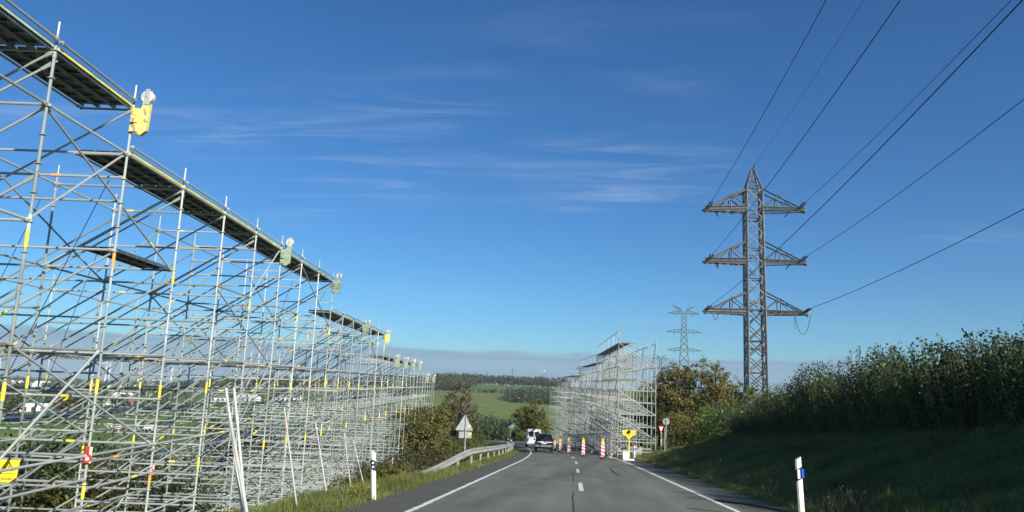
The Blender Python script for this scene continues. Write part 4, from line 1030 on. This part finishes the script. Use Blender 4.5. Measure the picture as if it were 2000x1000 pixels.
def vehicle(p, rz, name, label, cat, kind):
    o = thing(name, (0, 0, 0), label, cat)
    if kind == 'suv':
        loft(MB(), [(-2.3,.86,.84,.52,1.02,.05), (-2.2,.93,.90,.42,1.10,.06), (-1.2,.96,.93,.36,1.12,.06), (1.2,.96,.93,.36,1.12,.06), (2.1,.92,.86,.40,1.02,.08), (2.35,.80,.74,.48,.90,.08)]).build('body', 'car_black', o)
        loft(MB(), [(-2.16,.86,.80,1.08,1.15,.03), (-1.85,.86,.72,1.08,1.80,.07), (-1.2,.88,.74,1.08,1.86,.08), (.4,.88,.74,1.08,1.84,.08), (1.25,.86,.80,1.08,1.14,.02)]).build('cabin', 'car_black', o)
        MB().add([(-.72,-2.145,1.20),(.72,-2.145,1.20),(.62,-1.915,1.72),(-.62,-1.915,1.72)], [(0,1,2,3)]).build('rear_window', 'car_glass', o)
        bp_ = MB().box((0,-2.33,.60), (1.78,.16,.20)).build('bumper', 'car_grey', o)
        MB().box((0,-2.325,1.0), (1.5,.03,.10)).build('chrome_strip', 'silver_reflector', o)
        MB().box((0,-2.335,.86), (.52,.02,.12)).build('number_plate', 'white_paint', o)
        for s in (-1, 1): MB().box((s*.80,-2.27,1.02), (.18,.10,.26)).build('tail_light', 'tail_red', o); MB().box((s*1.02,.75,1.22), (.16,.10,.16)).build('mirror', 'car_black', o)
        for s in (-1, 1): MB().box((s*.62,-.5,1.93), (.04,2.0,.04)).box((s*.62,-1.4,1.89), (.04,.05,.08)).box((s*.62,.4,1.88), (.04,.05,.10)).build('roof_rail', 'car_grey', o)
        ws = [(s*.84, y, .37) for s in (-1, 1) for y in (-1.45, 1.45)]; r_, w_ = .37, .25
    else:
        loft(MB(), [(-2.9,.95,.88,.40,2.45,.08), (-2.8,.99,.90,.36,2.50,.10), (.9,.99,.90,.36,2.50,.12), (1.9,.98,.86,.36,1.35,.10), (2.7,.94,.84,.36,1.05,.10), (2.85,.85,.78,.42,.80,.08)]).build('body', 'car_white', o)
        for s in (-1, 1): MB().add([(s*.10,-2.915,1.5),(s*.76,-2.915,1.5),(s*.72,-2.915,2.15),(s*.10,-2.915,2.15)], [(0,1,2,3)]).build('rear_window', 'car_glass', o)
        MB().box((0,-2.95,.46), (1.8,.14,.2)).build('bumper', 'car_grey', o)
        MB().box((0,-2.93,.95), (.5,.02,.12)).build('number_plate', 'white_plastic', o)
        for s in (-1, 1): MB().box((s*.88,-2.92,1.05), (.12,.06,.5)).build('tail_light', 'tail_red', o); MB().box((s*1.12,1.5,1.45), (.16,.10,.30)).build('mirror', 'black_plastic', o)
        ws = [(s*.86, y, .34) for s in (-1, 1) for y in (-1.8, 1.7)]; r_, w_ = .34, .22
    for c in ws: wheel(o, Vector(c), r_, w_)
    o.location = p; o.rotation_euler = (-math.atan(SL), 0, rz)
    return o
vehicle(road_pt(1060, 883)+Vector((0, 2.3, -.15)), R(3), 'pickup', 'dark pickup style car driving away in the open lane', 'car', 'suv')
y = 108; x = float(xc(y))-2.35; vehicle(Vector((x, y, float(zroad(x, y)))), R(6), 'van', 'white van driving ahead of the dark car', 'van', 'van')

# ------------------------------------------------------------------ pylons and wires
def angle_mesh(mt):
    w = 1.0; t_ = .16
    return MB().prism([(0,0),(w,0),(w,t_),(t_,t_),(t_,w),(0,w)], (-.3,-.3,0), (1,0,0), (0,1,0), (0,0,1)).mesh('angle', mt)
ANG = angle_mesh('steel_lattice')
def bar(name, parent, p0, p1, w, mt=None):
    mm = span(p0, p1); w *= 1.3; sc = Matrix.Diagonal((w, w, 1, 1)); return inst(name, mt or ANG, parent, mm @ sc)
PA, PB = 32.62, 98.44; az = R(6.5)
LD = (FH*math.cos(az)+RH*math.sin(az)); AR = (RH*math.cos(az)-FH*math.sin(az))
pc = ab(PA, PB); gz = g(pc.x, pc.y); pc.z = gz
py1 = thing('pylon', pc, 'tall grey lattice pylon with three equal crossarms and attached wires', 'pylon')
HW = 1.03
def PT(s, t_, z): return Vector((pc.x, pc.y, 0))+AR*s+LD*t_+UP*(z+EYE.z)
zb = gz-EYE.z; ZT = 27.4; arms = [24.8, 17.6, 10.8]
def hw(z): return HW+ .012*max(0, 10-z)
for sx_ in (-1, 1):
    for sy_ in (-1, 1):
        bar('leg', py1, PT(sx_*hw(zb), sy_*hw(zb), zb-.3), PT(sx_*hw(20), sy_*hw(20), ZT), .20)
        bar('peak_leg', py1, PT(sx_*HW, sy_*HW, ZT), PT(sx_*.18, sy_*.18, 30.3), .15)
levels = list(np.arange(ZT, zb+.8, -2.06))
for i, z in enumerate(levels[:-1]):
    z2 = levels[i+1]; a1, a2 = hw(z), hw(z2)
    for s1, t1, s2, t2 in ((-1,-1,1,-1), (1,-1,1,1), (1,1,-1,1), (-1,1,-1,-1)):
        bar('lattice_brace', py1, PT(s1*a1, t1*a1, z), PT(s2*a2, t2*a2, z2), .105)
        bar('lattice_brace', py1, PT(s2*a1, t2*a1, z), PT(s1*a2, t1*a2, z2), .105)
        if i % 2 == 0: bar('lattice_strut', py1, PT(s1*a1, t1*a1, z), PT(s2*a1, t2*a1, z), .12)
        if i % 3 == 1: bar('lattice_strut', py1, PT(s1*a1, t1*a1, (z+z2)/2), PT(s2*a1, t2*a1, (z+z2)/2), .08)
for z, q in ((28.3, .82), (29.3, .46)):
    for s1, t1, s2, t2 in ((-1,-1,1,-1), (1,-1,1,1), (1,1,-1,1), (-1,1,-1,-1)):
        bar('peak_brace', py1, PT(s1*q, t1*q, z), PT(s2*q, t2*q, z), .07); bar('peak_brace', py1, PT(s1*HW*(1.0 if z < 29 else .67), t1*HW*(1.0 if z < 29 else .67), z-.95), PT(s2*q, t2*q, z), .08)
bar('peak_tip', py1, PT(0, 0, 30.2), PT(.25, -.4, 30.9), .12)
for ai, za in enumerate(arms):
    for s in (-1, 1):
        arm = thing('crossarm', PT(s*HW, 0, za), None, None); arm.parent = py1; arm.location = PT(s*HW, 0, za)-pc
        for k in ('label', 'category'): 
            if k in arm: del arm[k]
        tip = 6.6
        for t_ in (-1, 1):
            bar('chord', arm, PT(s*HW*.9, t_*HW, za), PT(s*tip, t_*.50, za), .26); bar('chord', arm, PT(s*HW*.9, t_*HW, za-.42), PT(s*tip, t_*.50, za-.30), .14)
            bar('stay', arm, PT(s*HW, t_*HW, za+2.55), PT(s*(tip-.6), t_*.42, za+.08), .15)
            bar('strut', arm, PT(s*3.1, t_*1.0, za), PT(s*3.1, t_*.95, za+1.75), .09); bar('strut', arm, PT(s*HW, t_*HW, za), PT(s*3.1, t_*.95, za+1.72), .10); bar('strut', arm, PT(s*3.1, t_*.95, za+1.7), PT(s*4.9, t_*.7, za), .08)
        for j in range(6):
            f0, f1 = j/6, (j+1)/6; w0, w1 = HW+(.5-HW)*f0, HW+(.5-HW)*f1; x0, x1 = HW+(tip-HW)*f0, HW+(tip-HW)*f1
            bar('lacing', arm, PT(s*x0, -w0, za-.35), PT(s*x1, -w1, za), .09); bar('lacing', arm, PT(s*x0, w0*(1 if j % 2 else -1), za), PT(s*x1, -w1*(1 if j % 2 else -1), za), .09)
        bar('end_plate', arm, PT(s*tip, -.55, za-.15), PT(s*tip, .55, za-.15), .40)
        # tension insulator strings towards the camera
        hx = s*6.0 if ai < 2 else s*6.3
        ends = [PT(hx, -.5, za+.05), PT(hx, -2.9, za+.25)]
        if not (ai == 2 and s < 0 and False):
            mb = MB()
            for dx_ in (-.16, .16):
                q0, q1 = ends[0]+AR*dx_, ends[1]+AR*dx_; rs, ps = [], []
                for j in range(25): ps.append(q0.lerp(q1, j/24)); rs.append(.10 if j % 2 else .045)
                mb.tube(ps, rs, 8)
            mb.build('insulator_string', 'insulator', arm)
        mb = MB(); q0 = PT(s*4.9, .3, za-.1); q1 = PT(s*4.5, 1.6, za-.75)
        if ai < 2: mb.tube([q0.lerp(q1, j/16) for j in range(17)], [.09 if j % 2 else .04 for j in range(17)], 8).build('insulator_string', 'insulator', arm)
# slack jumper loops
for (s, z, w_, d_) in ((6.0, 10.5, 1.05, 2.6), (-5.2, 10.4, .35, .9)):
    pts = [PT(s-w_+2*w_*j/16, -.3, z-d_*(1-abs(2*j/16-1)**2.2)) for j in range(17)]
    MB().tube(pts, .035, 5).build('jumper_loop', 'wire', py1)
for (s, z) in ((5.0, 10.3), (5.0, 9.4), (-5.0, 17.2)):
    MB().tube([PT(s, -.3, z), PT(s, -.3, z-.8)], .03, 5).build('jumper_hanger', 'wire', py1)
wl = {'upper left': (-6.0, 24.8+.25), 'upper right': (6.0, 24.8+.25), 'middle left': (-6.0, 17.6+.25), 'middle right': (6.0, 17.6+.25), 'lower left': (-6.3, 10.8+.25), 'lower right': (6.3, 10.8+.25), 'earth': (0, 30.7)}
wlab = {'upper left': 'dark wire from the topmost arm on the scaffold side of the big pylon', 'upper right': 'dark wire from the topmost arm on the hedge side of the big pylon', 'middle left': 'dark wire from the middle arm on the scaffold side of the big pylon', 'middle right': 'dark wire from the middle arm on the hedge side of the big pylon', 'lower left': 'dark wire from the lowest arm on the scaffold side of the big pylon', 'lower right': 'dark wire from the lowest arm on the hedge side of the big pylon', 'earth': 'thin earth wire from the pointed peak of the big pylon'}
for k, (s, z) in wl.items():
    t0 = 2.9 if k != 'earth' else .4; pts = []
    for j in range(61):
        d_ = t0+(j/60)*217; zz = z+.0006*((d_-t0)**2) if d_ < 108 else z+.0006*((108-t0)**2)+.0006*2*(108-t0)*(d_-108)-.0002*(d_-108)**2
        pts.append(PT(s, -d_, zz))
    tag(MB().tube(pts, .030 if k != 'earth' else .014, 6).build('power_wire', 'wire'), wlab[k], 'wire')
# farther pylons with forked tops
def far_pylon(px, D, topy, lab, sc=1.0, ry=800):
    p = place(px, D, ry); d = ray(px, topy); h = math.hypot(d.x, d.y); zt = EYE.z+d.z/h*D
    o = thing('pylon', p, lab, 'pylon'); dirv = Vector((d.x, d.y, 0)).normalized(); ar = Vector((dirv.y, -dirv.x, 0)); ar = (ar*math.cos(R(8))+dirv*math.sin(R(8)))
    Pt = lambda s, t_, z: Vector((p.x, p.y, 0))+ar*s*sc+dirv*t_*sc+UP*z
    H_ = zt-p.z; top = zt-3.0*sc; bw = lambda z: (1.15+2.0*max(0, (top-z)/sc-8)/32)
    mb = MB(); z = top; i = 0; rr_ = .20*sc*max(1, D/430)
    for s1 in (-1, 1):
        for t1 in (-1, 1): mb.tube([Pt(s1*bw(p.z), t1*bw(p.z), p.z-.5), Pt(s1*bw(top-8*sc), t1*bw(top-8*sc), top-8*sc), Pt(s1*bw(top), t1*bw(top), top)], rr_, 4)
    mb.build('mast_legs', 'far_lattice', o); mb = MB()
    while z > p.z+3*sc:
        st = 2.1*bw(z)*sc; z2 = z-st
        for s1, t1, s2, t2 in ((-1,-1,1,-1), (1,1,-1,1), (1,-1,1,1), (-1,1,-1,-1)):
            mb.tube([Pt(s1*bw(z), t1*bw(z), z), Pt(s2*bw(z2), t2*bw(z2), z2)], rr_*.6, 3); mb.tube([Pt(s2*bw(z), t2*bw(z), z), Pt(s1*bw(z2), t1*bw(z2), z2)], rr_*.6, 3)
        z = z2
    mb.build('lattice', 'far_lattice', o)
    for zc, wd in ((top-1.2*sc, 8.2), (top-11*sc, 9.2), (top-20.5*sc, 8.8)):
        mb = MB()
        for s in (-1, 1):
            for t1 in (-1, 1): mb.tube([Pt(s*1.1, t1*1.1, zc), Pt(s*wd, t1*.3, zc)], rr_, 4); mb.tube([Pt(s*1.1, t1*1.1, zc+1.5*sc), Pt(s*wd*.6, t1*.5, zc+1.0*sc), Pt(s*wd, t1*.3, zc)], rr_*.8, 4)
            for f in (.25, .45, .65, .85): mb.tube([Pt(s*wd*f, 0, zc), Pt(s*wd*(f+.1), 0, zc+1.5*sc*(1-f))], rr_*.6, 3)
        c_ = mb.build('crossarm', 'far_lattice', o)
        for s in (-1, 1): MB().tube([Pt(s*wd*.55, 0, zc), Pt(s*wd*.55, 0, zc-1.5*sc)], .13*sc*max(1, D/400), 5).build('insulator', 'insulator', o)
    mb = MB()
    for s in (-1, 1):
        for t1 in (-1, 1): mb.tube([Pt(s*1.0, t1*1, top), Pt(s*6.0, t1*.2, zt)], rr_*.9, 4); mb.tube([Pt(s*1.0, t1*1, top+1.2*sc), Pt(s*6.0, t1*.2, zt)], rr_*.7, 4)
        for f in (.3, .5, .7): mb.tube([Pt(s*6*f, 0, top+3*sc*f*.8), Pt(s*6*(f+.1), 0, top+3*sc*(f+.15))], rr_*.6, 3)
    mb.build('fork_top', 'far_lattice', o)
    return o
far_pylon(1336, 400, 597, 'mid distance lattice pylon with forked top behind the autumn trees')
far_pylon(1290, 800, 693, 'faint far lattice pylon with forked top beside the pale scaffold', 1.0)
far_pylon(1131, 1500, 716, 'tiny distant pylon over the wooded hill behind the pale scaffold', 1.0)

# ------------------------------------------------------------------ landscape beyond
def wood(name, lab, spots, mt, seed, size=(7, 13), n_=130, leafs=1.1, base=.25):
    rng = np.random.default_rng(seed); Vs, Fs, o_ = [], [], 0
    for (x, y) in spots:
        h = rng.uniform(*size); z = g(x, y); w = h*rng.uniform(.32, .48); blobs = [((x, y, z+h*.55), (w, w, h*.46)), ((x+rng.uniform(-1, 1)*w*.6, y, z+h*.42), (w*.8, w*.8, h*.36)), ((x+rng.uniform(-1, 1)*w*.5, y+rng.uniform(-1, 1)*w*.5, z+h*.7), (w*.6, w*.6, h*.26))]
        P, d = crown_pts(rng, blobs, n_, .45, 6); P[:, 2] = np.maximum(P[:, 2], z)
        Vv, Ff = leaves(rng, P, n_, leafs, out=d, aspect=.8); Vs.append(Vv); Fs.append(Ff+o_); o_ += len(Vv)
    return tag(raw_mesh(name, np.concatenate(Vs), np.concatenate(Fs), mt), lab, 'wood', kind='stuff')
def region(px0, px1, D0, D1, n_, seed, edge=None):
    rr = random.Random(seed); out = []
    while len(out) < n_:
        px = rr.uniform(px0, px1); D = rr.uniform(D0, D1); p = place(px, D, 770)
        if edge is None or edge(px, D): out.append((p.x, p.y))
    return out
wood('wood', 'dark wood along the crest of the far hill between the scaffolds', region(845, 1110, 1290, 1380, 330, 1), 'leaf_far', 1, (12, 19), 110, 1.9)
wood('wood', 'dark wood spilling down the far hillside next to the long scaffold', region(840, 928, 1000, 1180, 170, 2, lambda px, D: px < 905+(D-1000)*.12), 'leaf_far', 2, (12, 18), 120, 1.7)
wood('wood', 'rounded copse standing in the middle of the green hill field', region(982, 1110, 800, 930, 170, 3, lambda px, D: px > 982+abs(D-870)*.35), 'leaf_far', 3, (9, 15), 130, 1.4)
wood('wood', 'dark wooded slope seen through the long scaffold', region(350, 860, 1000, 1500, 420, 4), 'leaf_far', 4, (9, 15), 80, 1.9)
wood('wood', 'belt of dark trees across the valley fields', region(-60, 360, 720, 900, 190, 5, lambda px, D: (px*.013) % 1 < .68), 'leaf_far', 5, (6, 11), 90, 1.3)
wood('wood', 'scattered trees around the far village', region(-60, 520, 1300, 2100, 260, 6), 'leaf_far', 6, (7, 12), 60, 2.0)
wood('wood', 'thin skyline of trees on the farthest ridge', region(-60, 620, 2500, 3200, 260, 7), 'leaf_far', 7, (10, 16), 40, 3.5)
wood('wood', 'hedgerow of dark trees crossing the near valley field', region(-40, 330, 430, 500, 46, 8, lambda px, D: (px*.011) % 1 < .6), 'leaf_far', 8, (4, 7), 130, .8)
wood('wood', 'leafy hollow of trees below the copse', region(890, 1000, 330, 440, 40, 9), 'leaf_far', 9, (6, 11), 220, .8)
wood('wood', 'hedgerow dividing the green hill field', region(925, 990, 985, 1000, 26, 10), 'leaf_far', 10, (3, 6), 90, 1.0)
wood('wood', 'low hedge line across the valley bottom below the hill', region(880, 1060, 470, 500, 44, 11), 'leaf_far', 11, (3, 7), 130, .8)
TL = [(1040, 188, 11.5, 8.5, 'leaf_olive', 'big dark green tree with yellowing crown at the road bend', 401), (1056, 200, 9, 6, 'leaf_olive', 'yellowing tree touching the pale scaffold at the road bend', 402), (985, 330, 12, 8, 'leaf_dark', 'dark conifer shaped tree in the valley field', 403), (1012, 200, 4, 5, 'leaf_dark', 'low dark bush at the road bend', 404),
      (950, 300, 10, 8, 'leaf_green', 'green tree beside the dark conifer in the valley', 405), (155, 330, 7.5, 9, 'leaf_dark', 'round dark tree alone in the valley pasture', 406), (118, 345, 6, 8, 'leaf_brown', 'brownish spreading tree in the valley pasture', 407), (20, 300, 5, 7, 'leaf_dark', 'dark tree near the low white farm shed', 408), (235, 430, 7, 9, 'leaf_dark', 'dark tree before the white roofed barns', 409), (445, 120, 9, 6, 'leaf_dark', 'dark tree below the field seen through the scaffold', 410), (520, 110, 8, 6, 'leaf_brown', 'brown tinged tree seen through the scaffold', 411), (480, 160, 8, 8, 'leaf_green', 'green tree at the field edge seen through the scaffold', 412), (620, 100, 6, 6, 'leaf_brown', 'brown leafed tree behind the far scaffold bays', 413)]
for px, D, h, w, mt, lab, sd in TL:
    tree('conifer' if sd == 403 else 'field_tree', place(px, D, 830), h, w, mt, lab, seed=sd, n=11000 if D < 250 else 4000, leafs=.36 if D < 250 else .55, low=.04, lobes=12, cone=sd == 403, clump=.25)
# houses
def house(p, w, d, h, rz, wm, rm, lab, cat='house', group=None, wins=3, pitch=.55):
    o = thing('house' if cat == 'house' else 'barn', p, lab, cat, group); R3 = Matrix.Rotation(rz, 3, 'Z'); p = Vector(p)
    T = lambda x, y, z: p+R3 @ Vector((x, y, z))
    mb = MB(); mb.add([T(x, y, z) for z in (-.8, h) for y in (-d/2, d/2) for x in (-w/2, w/2)]+[T(-w/2, 0, h+d/2*pitch), T(w/2, 0, h+d/2*pitch)], [(0,1,5,4),(3,2,6,7),(2,0,4,8,6),(1,3,7,9,5)]); mb.build('wall', wm, o)
    rh = d/2*pitch; e = .35; mb = MB()
    for s in (-1, 1):
        a = [T(-w/2-e, s*(d/2+e), h-e*pitch+.05), T(w/2+e, s*(d/2+e), h-e*pitch+.05), T(w/2+e, 0, h+rh+.05), T(-w/2-e, 0, h+rh+.05)]; mb.add(a+[v+UP*.18 for v in a], [(0,1,2,3),(7,6,5,4),(0,4,5,1),(1,5,6,2),(2,6,7,3),(3,7,4,0)])
    rf = mb.build('roof', rm, o)
    if cat == 'house': MB().box(T(w*.2, d*.12, h+rh+.3), (.6, .6, 1.3), R3).build('chimney', 'wall_brick', rf)
    for i in range(wins):
        x = -w/2+w*(i+.5)/wins
        if cat == 'house': wn_ = MB().box(T(x, -d/2-.03, h*.6), (w/wins*.35, .08, h*.28), R3).build('window', 'window_dark', o)
        else: MB().box(T(x, -d/2-.03, h*.42), (w/wins*.5, .08, h*.72), R3).build('gate', 'window_dark', o)
hr2 = random.Random(17)
for i in range(22):
    px = [12, 30, 52, 60, 74, 88, 104, 112, 128, 141, 150, 160, 172, 184, 196, 207, 218, 243, 262, 352, 384, 415][i]; D = hr2.uniform(1250, 1750); white = hr2.random() < .8
    rm = hr2.choice(['roof_red', 'roof_grey', 'roof_grey', 'roof_white'])
    house(place(px, D, 765), hr2.uniform(9, 15), hr2.uniform(8, 10), hr2.uniform(4.5, 6.5), YAW+hr2.uniform(-.7, .7)+.4, 'wall_white', rm, {'roof_red': 'small white house with red roof in the far village', 'roof_grey': 'small white house with dark roof in the far village', 'roof_white': 'small white house with pale roof in the far village'}[rm], 'house', 'far village houses with '+rm.split('_')[1]+' roofs')
house(place(66, 345, 800), 9, 5, 2.2, YAW+.5, 'wall_white', 'roof_white', 'low white farm shed with dark openings in the pasture', 'barn', None, 3, .25)
house(place(236, 520, 790), 11, 10, 4.0, YAW+.6, 'wall_white', 'roof_white', 'barn with big white roof beyond the pasture', 'barn', None, 2)
house(place(255, 505, 790), 9, 8, 3.4, YAW+.5, 'wall_brick', 'roof_grey', 'grey roofed barn next to the white roofed barn', 'barn', None, 2)
house(place(243, 480, 795), 8, 6, 2.8, YAW+.5, 'wall_brick', 'roof_red', 'low brick shed with red roof by the barns', 'barn', None, 2)
house(place(215, 500, 795), 7, 6, 2.6, YAW+.2, 'wall_white', 'roof_red', 'small white farmhouse standing beside the barns', 'house', None, 2)
house(place(430, 620, 790), 14, 8, 3.2, YAW+.3, 'wall_white', 'roof_grey', 'long white farm building seen through the scaffold', 'barn', None, 4)
house(place(485, 640, 790), 16, 9, 3.2, YAW-.3, 'wall_white', 'roof_white', 'long pale roofed hall seen through the scaffold', 'barn', None, 4)
house(place(560, 660, 785), 22, 9, 3.0, YAW, 'wall_white', 'roof_grey', 'very long low hall seen through the scaffold', 'barn', None, 6)
house(place(857, 170, 815), 6, 6, 2.6, YAW, 'wall_brick', 'roof_red', 'red brick house peeping out at the end of the long scaffold', 'house', None, 2)
house(place(958, 360, 842), 9, 5, 1.8, YAW+.2, 'wall_white', 'roof_grey', 'low white building in the valley below the hill field', 'barn', None, 2, .3)
house(place(985, 355, 842), 7, 6, 2.4, YAW-.3, 'wall_brick', 'roof_red', 'small red roofed house in the valley below the hill field', 'house', None, 2)
# wind turbines
for px, D, hub, ph, lab in ((204, 4700, 112, .3, 'white wind turbine standing in a close pair on the ridge'), (211, 4500, 118, .9, 'white wind turbine standing in a close pair on the ridge'), (269, 5000, 105, .1, 'white wind turbine standing alone beyond the barns'), (333, 4800, 120, .6, 'white wind turbine nearest the dark wooded slope')):
    p = place(px, D, 750); o = thing('wind_turbine', p, lab, 'wind turbine', 'wind turbine pair on the ridge' if 'pair' in lab else None)
    MB().tube([p-UP*2, p+UP*hub], [3.6, 1.9], 10).build('tower', 'turbine_white', o); t_ = p+UP*hub-FH*4
    MB().tube([t_+FH*8, t_], [2.2, 2.2], 8).tube([t_, t_-FH*3], [2.2, .6], 8).build('nacelle', 'turbine_white', o)
    for j in range(3):
        a = ph+j*2.0944; d_ = RH*math.sin(a)+UP*math.cos(a); s = RH*math.cos(a)-UP*math.sin(a); c0_ = t_-FH*2
        MB().prism([(-.9,0),(1.4,4),(1.7,12),(.3,52),(-.2,52),(-.9,10)], c0_, s, d_, -FH*.6).build('blade', 'turbine_white', o)
# masts on the wooded hill
for px, D, h, lab in ((1000, 1330, 32, 'thin radio mast above the wooded hilltop'), (1062, 1340, 26, 'thin mast with a round head above the wooded hilltop')):
    p = place(px, D, 745); o = thing('radio_mast', p, lab, 'mast')
    MB().tube([p, p+UP*h], [.7, .35], 6).build('mast', 'far_lattice', o)
    if 'round' in lab: MB().tube([p+UP*h, p+UP*(h+1.5), p+UP*(h+3)], [.5, 1.6, .4], 8).build('head', 'turbine_white', o)
    else:
        for q in (.5, .7, .85): MB().box(p+UP*h*q, (1.8, 1.8, 1.0)).build('antenna', 'far_lattice', o)
# cattle in the pasture
def cow(p, rz, lab):
    mb = MB(); R3 = Matrix.Rotation(rz, 3, 'Z'); T = lambda x, y, z: Vector(p)+R3 @ Vector((x, y, z))
    mb.tube([T(-1.0,0,1.0), T(-.85,0,1.05), T(-.3,0,1.0), T(.4,0,1.0), T(.75,0,1.1), T(.95,0,1.15), T(1.25,0,.95), T(1.5,0,.62), T(1.62,0,.48)], [.12,.36,.42,.40,.36,.24,.19,.16,.09], 10)
    for x in (-.75, .6):
        for s in (-1, 1): mb.tube([T(x, s*.2, .95), T(x-.05, s*.2, .5), T(x, s*.2, 0)], [.17, .085, .075], 6)
    mb.tube([T(-1.02,0,1.15), T(-1.14,0,.8), T(-1.12,0,.45)], [.04,.03,.05], 5)
    for s in (-1, 1): mb.tube([T(1.22, s*.12, 1.05), T(1.2, s*.32, 1.04)], [.06, .02], 5)
    return tag(mb.build('cow', 'cow_white', None, True), lab, 'cow', 'pale cattle grazing in the pasture')
for px, D, rz in ((227, 225, .2), (232, 232, 2.6), (288, 228, .4), (293, 235, 3.3), (297, 222, 1.0), (213, 240, 2.9)):
    cow(place(px, D, 842), rz, 'pale cow grazing in the valley pasture')

# ------------------------------------------------------------------ haze
hm = bpy.data.materials.new('haze'); hm.use_nodes = True; hn = hm.node_tree; hn.nodes.clear()
ho = hn.nodes.new('ShaderNodeOutputMaterial'); hv = hn.nodes.new('ShaderNodeVolumePrincipled'); hn.links.new(hv.outputs[0], ho.inputs['Volume'])
hv.inputs['Color'].default_value = (.80, .90, 1.0, 1); hv.inputs['Density'].default_value = .00008; hv.inputs['Anisotropy'].default_value = .0
M['haze'] = hm
hz = MB().box((0, 1700, 45), (12400, 9400, 300)).build('haze', 'haze'); hz['kind'] = 'stuff'; hz['label'] = 'thin pale blue air haze over the whole valley'; hz['category'] = 'haze'
